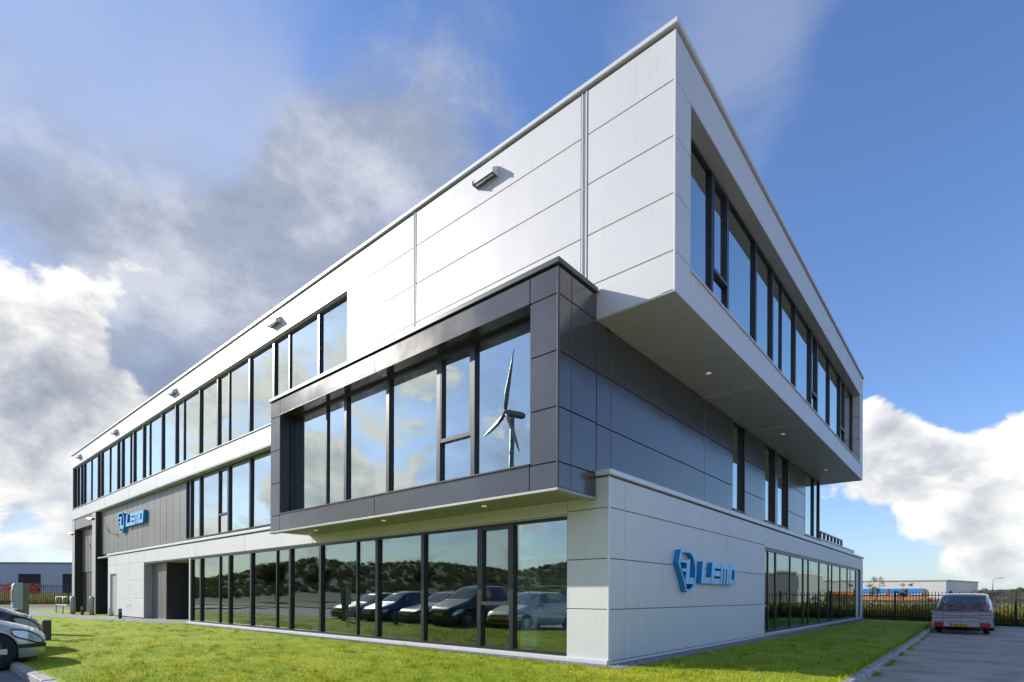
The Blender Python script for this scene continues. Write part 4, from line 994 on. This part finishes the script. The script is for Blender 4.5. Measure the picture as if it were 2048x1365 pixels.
for k, xx in enumerate((-.17, -.12, -.07, -.01, .04, .11, .16)): bx('plate_mark', 'plate_ink', pq, xx - .013, xx + .013, -.0095, -.0068, -.03, .03)
MB().tube([(0, 1.2, .36), (0, 2.0, .38)], .035, 8).build('drawbar', 'steel_grey', t)
MB().tube([(-.8, 0, .275), (.8, 0, .275)], .03, 8).build('axle', 'anthracite', t)

# ------------------------------------------------------------------ fences
def picket_mesh(h):
    mb = MB(); mb.box(-.012, .012, -.012, .012, .05, h - .08); mb.add([(-.028, -.006, h - .08), (.028, -.006, h - .08), (.028, .006, h - .08), (-.028, .006, h - .08), (0, 0, h)], [(0, 1, 4), (1, 2, 4), (2, 3, 4), (3, 0, 4), (3, 2, 1, 0)])
    return mb.mesh('picket')
def fence(name, p0, p1, h, step, label, single=True, postevery=2.5):
    a, b = Vector((*p0, 0)), Vector((*p1, 0)); d = b - a; L = d.length; rz = math.atan2(d.y, d.x)
    t = thing(name, (a.x, a.y, -.06), label, 'fence', None, rz)
    me = picket_mesh(h); n = int(L / step)
    if single:
        for k in range(n): link('picket', me, 'fence_black', t, loc=(k * step + .06 + rnd.uniform(-.004, .004), 0, rnd.uniform(-.01, .01)))
    else:
        big = MB()
        for k in range(n):
            x = k * step + .06; big.box(x - .018, x + .018, -.018, .018, .05, h)
        big.build('pickets', 'fence_black', t, kind='stuff')
    for z in (.18, h - .22): bx('rail', 'fence_black', t, 0, L, -.022, .022, z, z + .045)
    k = 0
    while k * postevery <= L: bx('post', 'fence_black', t, k * postevery - .04, k * postevery + .04, -.045, .045, -.1, h + .04, .006); k += 1
    return t
dF = (FB - FA).normalized()
F0 = FA - dF * 5; F1 = FB + dF * 17
fence('picket_fence', F0, F1, 1.55, .143, 'dark spear topped picket fence behind the estate car')
fence('picket_fence', (-76, -14), (-74, 26), 2.3, .16, 'dark picket fence in front of the grey warehouse at the left', single=False, postevery=4.)

# weeds beyond the right fence
NV = Vector((-dF.y, dF.x)) 
if NV.y < 0: NV = -NV
def weed_sampler(n):
    s_ = nrg.uniform(-4, 25, n); q = .25 + nrg.gamma(1.6, 2.2, n)
    x = F0.x + dF.x * (s_ + 0) + NV.x * q; y = F0.y + dF.y * s_ + NV.y * q
    return np.column_stack([x, y]), np.full(n, -.05)
blades('tall_weeds', 42000, weed_sampler, .2, .85, .018, 'weeds', .22, .45, label='tall yellow green weeds behind the picket fence on the right', category='weeds', kind='stuff')
blades('weed_heads', 26000, lambda n: (weed_sampler(n)[0], nrg.uniform(.3, .78, n)), .04, .16, .03, 'weeds', .9, .5, label='leafy heads of the weeds behind the right fence', category='weeds', kind='stuff')
def weed2(n):
    x = nrg.uniform(-110, -76.6, n); y = nrg.uniform(-12, 24, n); return np.column_stack([x, y]), np.full(n, -.05)
blades('rough_grass', 26000, weed2, .4, 1.5, .05, 'weeds', .3, .4, label='rough yellow grass behind the left picket fence', category='grass', kind='stuff')
def fl_s(n):
    x = nrg.uniform(-98, -93, n); y = nrg.choice([.8, 3.4, 5.6, -3., -6.], n) + nrg.normal(0, .5, n); return np.column_stack([x, y]), nrg.uniform(.3, 2.5, n)
blades('red_shrubs', 2600, fl_s, .1, .3, .09, 'flower_red', .9, .4, label='red leaved shrubs in front of the grey warehouse', category='shrubs', kind='stuff')
# ------------------------------------------------------------------ far buildings
def far_box(name, poly, h, wall, roof, label, z0=-.3):
    t = thing(name, (poly[0][0], poly[0][1], 0), label, 'building'); ox, oy = poly[0]
    MB().prism([(x - ox, y - oy) for x, y in poly], z0, h, lambda u, v, a: (u, v, a)).build('wall', wall, t)
    cx = sum(p[0] for p in poly) / len(poly); cyy = sum(p[1] for p in poly) / len(poly)
    MB().prism([((x - cx) * 1.01 + cx - ox, (y - cyy) * 1.01 + cyy - oy) for x, y in poly], h, h + .25, lambda u, v, a: (u, v, a)).build('roof', roof, t)
    return t
t = far_box('cream_warehouse', [(-60, 163.4), (-1.2, 164.6), (4.8, 191), (-58, 196)], 5.3, 'warehouse_cream', 'warehouse_roof', 'cream warehouse with blue roller doors beyond the fence')
def on_wall(x): return 163.4 + (x + 60) * (1.2 / 58.8)
for i, (a, b) in enumerate(((-9.2, -6.0), (-13.0, -9.75), (-16.5, -13.45), (-20., -17.), (-23.6, -20.6))):
    y = on_wall((a + b) / 2) - 163.4
    d = bx('roller_door', 'blue_door', t, a + 60, b + 60, y - .25, y - .02, -.2, 3.4)
    st = MB(); st.prism([(-1.55, .0), (1.55, .25), (1.55, .75), (-1.55, .45)], -.16, -.12, lambda u, v, a_: (u, a_, v - 0.2)); st.build('stripe', 'yellow_stripe', d)
    bx('pier', 'brick_far', t, b + 60 + .02, b + 60 + .52, y - .3, y - .01, -.2, 3.4)
bx('stripe', 'orange_stripe', t, 30, 57, .85 - .4, .86, .35, 1.15)
t = far_box('cream_hall', [(15, 168), (52, 172), (52, 190), (15, 188)], 5.6, 'warehouse_cream', 'warehouse_roof', 'cream hall with an orange band, seen only mirrored in the gable windows'); bx('stripe', 'orange_stripe', t, -.3, 36, -.3, 0.0, 1.0, 2.6)
far_box('grey_shed', [(11.8, 66), (16.3, 67), (16.3, 82), (11.8, 80)], 4.1, 'roof_grey', 'warehouse_grey', 'flat grey shed seen mirrored in the gable windows')
far_box('brick_house', [(17.6, 62), (25, 63), (25, 74), (17.6, 73)], 4.4, 'brick_far', 'roof_grey', 'red brick house seen mirrored in the gable windows')
t = far_box('grey_warehouse', [(-152.6, 1.6), (-119.6, 29.8), (-140, 54), (-173, 26)], 7.3, 'warehouse_grey', 'roof_grey', 'blue grey warehouse behind the picket fence at the left edge')
dv = Vector((33., 28.2, 0)).normalized()
for k0, k1, z1, mt, nm in ((13.0, 17.5, 5.2, 'black_recess', 'dock_door'), (2.0, 7.5, 4.6, 'black_recess', 'dock_door'), (22., 27., 5.2, 'black_recess', 'dock_door')):
    nrm = Vector((dv.y, -dv.x, 0)); p = dv * k0; q = dv * k1
    MB().add([(p + nrm * .06)[:2] + (0,), (q + nrm * .06)[:2] + (0,), (q + nrm * .06)[:2] + (z1,), (p + nrm * .06)[:2] + (z1,), (p - nrm * .1)[:2] + (0,), (q - nrm * .1)[:2] + (0,), (q - nrm * .1)[:2] + (z1,), (p - nrm * .1)[:2] + (z1,)],
             [(0, 1, 2, 3), (4, 7, 6, 5), (0, 4, 5, 1), (1, 5, 6, 2), (2, 6, 7, 3), (3, 7, 4, 0)]).build(nm, mt, t)
# street lamp
t = thing('street_lamp', (7.9, 192, 0), 'thin street lamp with a short arm beyond the fence at the right edge', 'lamp')
MB().tube([(0, 0, -.2), (0, 0, 5.6), (.15, 0, 6.2), (.7, 0, 6.45), (1.5, 0, 6.55)], [.12, .09, .07, .06, .05], 8).build('mast', 'steel_grey', t); bx('lamp_head', 'steel_grey', t, 1.3, 2.3, -.18, .18, 6.48, 6.64, .03)

# ------------------------------------------------------------------ wind turbine (mirrored in the bay windows)
t = thing('wind_turbine', (-119, -137.7, -1), 'wind turbine mirrored in the window of the dark bay', 'wind turbine')
HH = 66.
MB().tube([(0, 0, 0), (0, 0, HH * .5), (0, 0, HH - 1)], [1.5, 1.15, .8], 24).build('tower', 'turbine', t)
nrmv = Vector((-.40, .915, 0)).normalized(); hv = Vector((.915, .40, 0)).normalized()
MB().tube([tuple(-nrmv * 5.0 + Vector((0, 0, HH))), tuple(-nrmv * 4 + Vector((0, 0, HH))), tuple(nrmv * 1.2 + Vector((0, 0, HH))), tuple(nrmv * 2.0 + Vector((0, 0, HH)))], [.8, 1.2, 1.2, 1.0], 16).build('nacelle', 'turbine', t)
hub = MB().tube([tuple(nrmv * 2.0 + Vector((0, 0, HH))), tuple(nrmv * 3.0 + Vector((0, 0, HH))), tuple(nrmv * 3.9 + Vector((0, 0, HH)))], [1.0, .9, .25], 16); hub.build('hub', 'turbine', t)
for a in (22, 142, 262):
    d = hv * math.sin(R(a)) + Vector((0, 0, math.cos(R(a)))); s_ = d.cross(nrmv); c0_ = nrmv * 3. + Vector((0, 0, HH)); vs = []; fs = []
    st = [(.8, .6, .6), (3, 1.3, .6), (6, 1.6, .4), (11, 1.2, .28), (16, .75, .16), (20.5, .2, .06)]
    for r_, cw_, th in st:
        for k in range(8):
            an = 2 * math.pi * k / 8; tw = .35 * (1 - r_ / 23)
            e1 = s_ * math.cos(tw) + nrmv * math.sin(tw); e2 = nrmv * math.cos(tw) - s_ * math.sin(tw); vs.append(tuple(c0_ + d * r_ + e1 * (cw_ * math.cos(an) + cw_ * .4) + e2 * th * math.sin(an)))
    for i in range(len(st) - 1):
        for k in range(8): fs.append((i * 8 + k, i * 8 + (k + 1) % 8, (i + 1) * 8 + (k + 1) % 8, (i + 1) * 8 + k))
    fs.append(tuple(range(8))); fs.append(tuple((len(st) - 1) * 8 + k for k in range(8)))
    MB().add(vs, fs, True).build('blade', 'turbine', t)

# ------------------------------------------------------------------ trees, saplings, scrub
def leaf_cloud(centres, radii, n_each, size, rng):
    V = []
    for c, r in zip(centres, radii):
        p = rng.normal(0, 1, (n_each, 3)); p /= np.linalg.norm(p, axis=1, keepdims=True); p *= (rng.uniform(.25, 1., (n_each, 1)) ** .5) * r
        p = p * np.array([1, 1, .8]) + np.array(c)
        for _ in range(1):
            a = rng.normal(0, 1, (n_each, 3)); a /= np.linalg.norm(a, axis=1, keepdims=True); b = rng.normal(0, 1, (n_each, 3)); b /= np.linalg.norm(b, axis=1, keepdims=True)
            s_ = rng.uniform(.6, 1.3, (n_each, 1)) * size
            V.append(np.stack([p - a * s_ * .5, p + b * s_ * .5, p + a * s_], 1))
    return np.concatenate(V).reshape(-1, 3)
def tri_mesh(name, V, tone=.3):
    n = len(V) // 3; me = bpy.data.meshes.new(name); me.vertices.add(3 * n); me.vertices.foreach_set('co', V.ravel().astype(np.float32)); me.loops.add(3 * n); me.loops.foreach_set('vertex_index', np.arange(3 * n, dtype=np.int32))
    me.polygons.add(n); me.polygons.foreach_set('loop_start', np.arange(0, 3 * n, 3, dtype=np.int32)); me.polygons.foreach_set('loop_total', np.full(n, 3, np.int32))
    at = me.attributes.new('tone', 'FLOAT', 'POINT'); at.data.foreach_set('value', np.repeat(nrg.uniform(-tone, tone, n), 3).astype(np.float32)); me.update(); me.validate(); return me
def tree(loc, h, spread, label, name='tree', group=None, size=.25, n=160, nb=9, mat='leaf', trunk=.14):
    t = thing(name, loc, label, 'tree', group); tb = MB(); cs = []; rs = []
    pts = [(rnd.uniform(-.1, .1) * k, rnd.uniform(-.1, .1) * k, h * .62 * k / 4) for k in range(5)]; tb.tube(pts, [trunk * (1 - k * .16) for k in range(5)], 8)
    for k in range(nb):
        a = k * 2.4 + rnd.uniform(-.4, .4); z0 = h * rnd.uniform(.3, .6); e = spread * rnd.uniform(.45, 1.); z1 = h * rnd.uniform(.55, .95)
        mid = (math.cos(a) * e * .5, math.sin(a) * e * .5, (z0 + z1) / 2 + .1 * h * .2); end = (math.cos(a) * e, math.sin(a) * e, z1)
        tb.tube([(0, 0, z0), mid, end], [trunk * .45, trunk * .28, trunk * .1], 6); cs += [end, mid]; rs += [spread * rnd.uniform(.28, .5), spread * rnd.uniform(.2, .35)]
    cs.append((0, 0, h * .9)); rs.append(spread * .4)
    tb.build('trunk', 'bark', t); link('crown', tri_mesh('crown', leaf_cloud(cs, rs, n, size, nrg)), mat, t); return t
for x, y, h, lb in ((-83, -34, 6.5, 'bushy tree mirrored at the left end of the ground floor windows'), (-74, -37, 5.2, 'small bushy tree mirrored beside the taller one'), (-62, -48, 5., 'low tree mirrored in front of the dunes')): tree((x, y, -.1), h, h * .33, lb, group='trees mirrored in the glass', n=240, size=.28)
tree((-.2, 33.6, -.1), 2.7, .45, 'thin sapling behind the fence in front of the cream warehouse, left one', 'sapling', 'saplings behind the fence', .10, 26, 6, trunk=.03)
tree((1.15, 34.8, -.1), 2.3, .4, 'thin sapling behind the fence in front of the cream warehouse, right one', 'sapling', 'saplings behind the fence', .10, 26, 6, trunk=.03)
t = thing('shrub', (4.0, 43.8, -.1), 'brown shrub behind the estate car roof', 'shrub'); V = leaf_cloud([(-.9, 0, .7), (0, 0, 1.1), (.9, .1, 1.2), (1.5, 0, .8), (-1.5, 0, .5), (.4, .3, .6)], [.7, .8, .9, .6, .5, .8], 340, .14, nrg)
link('foliage', tri_mesh('foliage', V), 'scrub', t); MB().tube([(0, 0, -.1), (.1, 0, .5), (.3, 0, 1.2)], [.05, .04, .02], 6).tube([(0, 0, -.1), (-.4, 0, .5), (-.9, 0, .9)], [.05, .03, .02], 6).build('stem', 'bark', t)
ter = bpy.data.objects['terrain']
dg = bpy.context.evaluated_depsgraph_get()
def ground_z(x, y):
    ok, p, _, _ = ter.ray_cast(Vector((x, y, 200)), Vector((0, 0, -1))); return p.z if ok else 0.
V = []
for k in range(3900):
    if k < 3400: a = math.atan2(-.70, -.71) + rnd.uniform(-.66, .6); r_ = rnd.uniform(108, 188)
    else: a = R(72) + rnd.uniform(-.5, .5); r_ = rnd.uniform(150, 250)
    x, y = 5 + r_ * math.cos(a), -8 + r_ * math.sin(a)
    if -3 > x > -66 and 155 < y < 200: continue
    z = ground_z(x, y); s_ = rnd.uniform(.35, .95)
    V.append(leaf_cloud([(x, y, z + s_ * .4), (x + s_ * .6, y, z + s_ * .3)], [s_, s_ * .8], 34, .55 * s_, nrg))
link('dune_scrub', tri_mesh('dune_scrub', np.concatenate(V)), 'scrub', None, label='low dark scrub covering the dunes', category='scrub', kind='stuff')

# ------------------------------------------------------------------ workbenches inside the ground floor
def bench(x, y, label):
    t = thing('workbench', (x, y, .04), label, 'workbench', 'workbenches behind the ground floor windows')
    bx('worktop', 'desk_white', t, -.85, .85, -.4, .4, .72, .76, .006)
    for sx in (-.78, .78):
        for sy in (-.34, .34): bx('leg', 'desk_white', t, sx - .03, sx + .03, sy - .03, sy + .03, 0, .72)
        MB().tube([(sx, .34, .76), (sx, .34, 1.55), (sx, -.1, 1.95)], .025, 8).build('upright', 'desk_white', t)
    bx('shelf', 'desk_white', t, -.85, .85, .2, .45, 1.35, 1.38); bx('light_bar', 'desk_white', t, -.85, .85, -.2, -.02, 1.93, 1.98, .006)
    bx('cabinet', 'desk_white', t, -.7, -.25, -.3, .34, .10, .70, .006)
for x, y, lb in ((-1.9, 1.05, 'white workbench behind the ground floor window nearest the corner'), (-4.0, 1.5, 'white workbench deeper behind the opening sash'), (-6.2, 1.1, 'white workbench behind the second wide ground floor window'), (-8.6, 1.5, 'white workbench behind the middle ground floor windows'), (-10.8, 1.1, 'white workbench farthest from the corner')): bench(x, y, lb)
print('objects', len(bpy.data.objects))
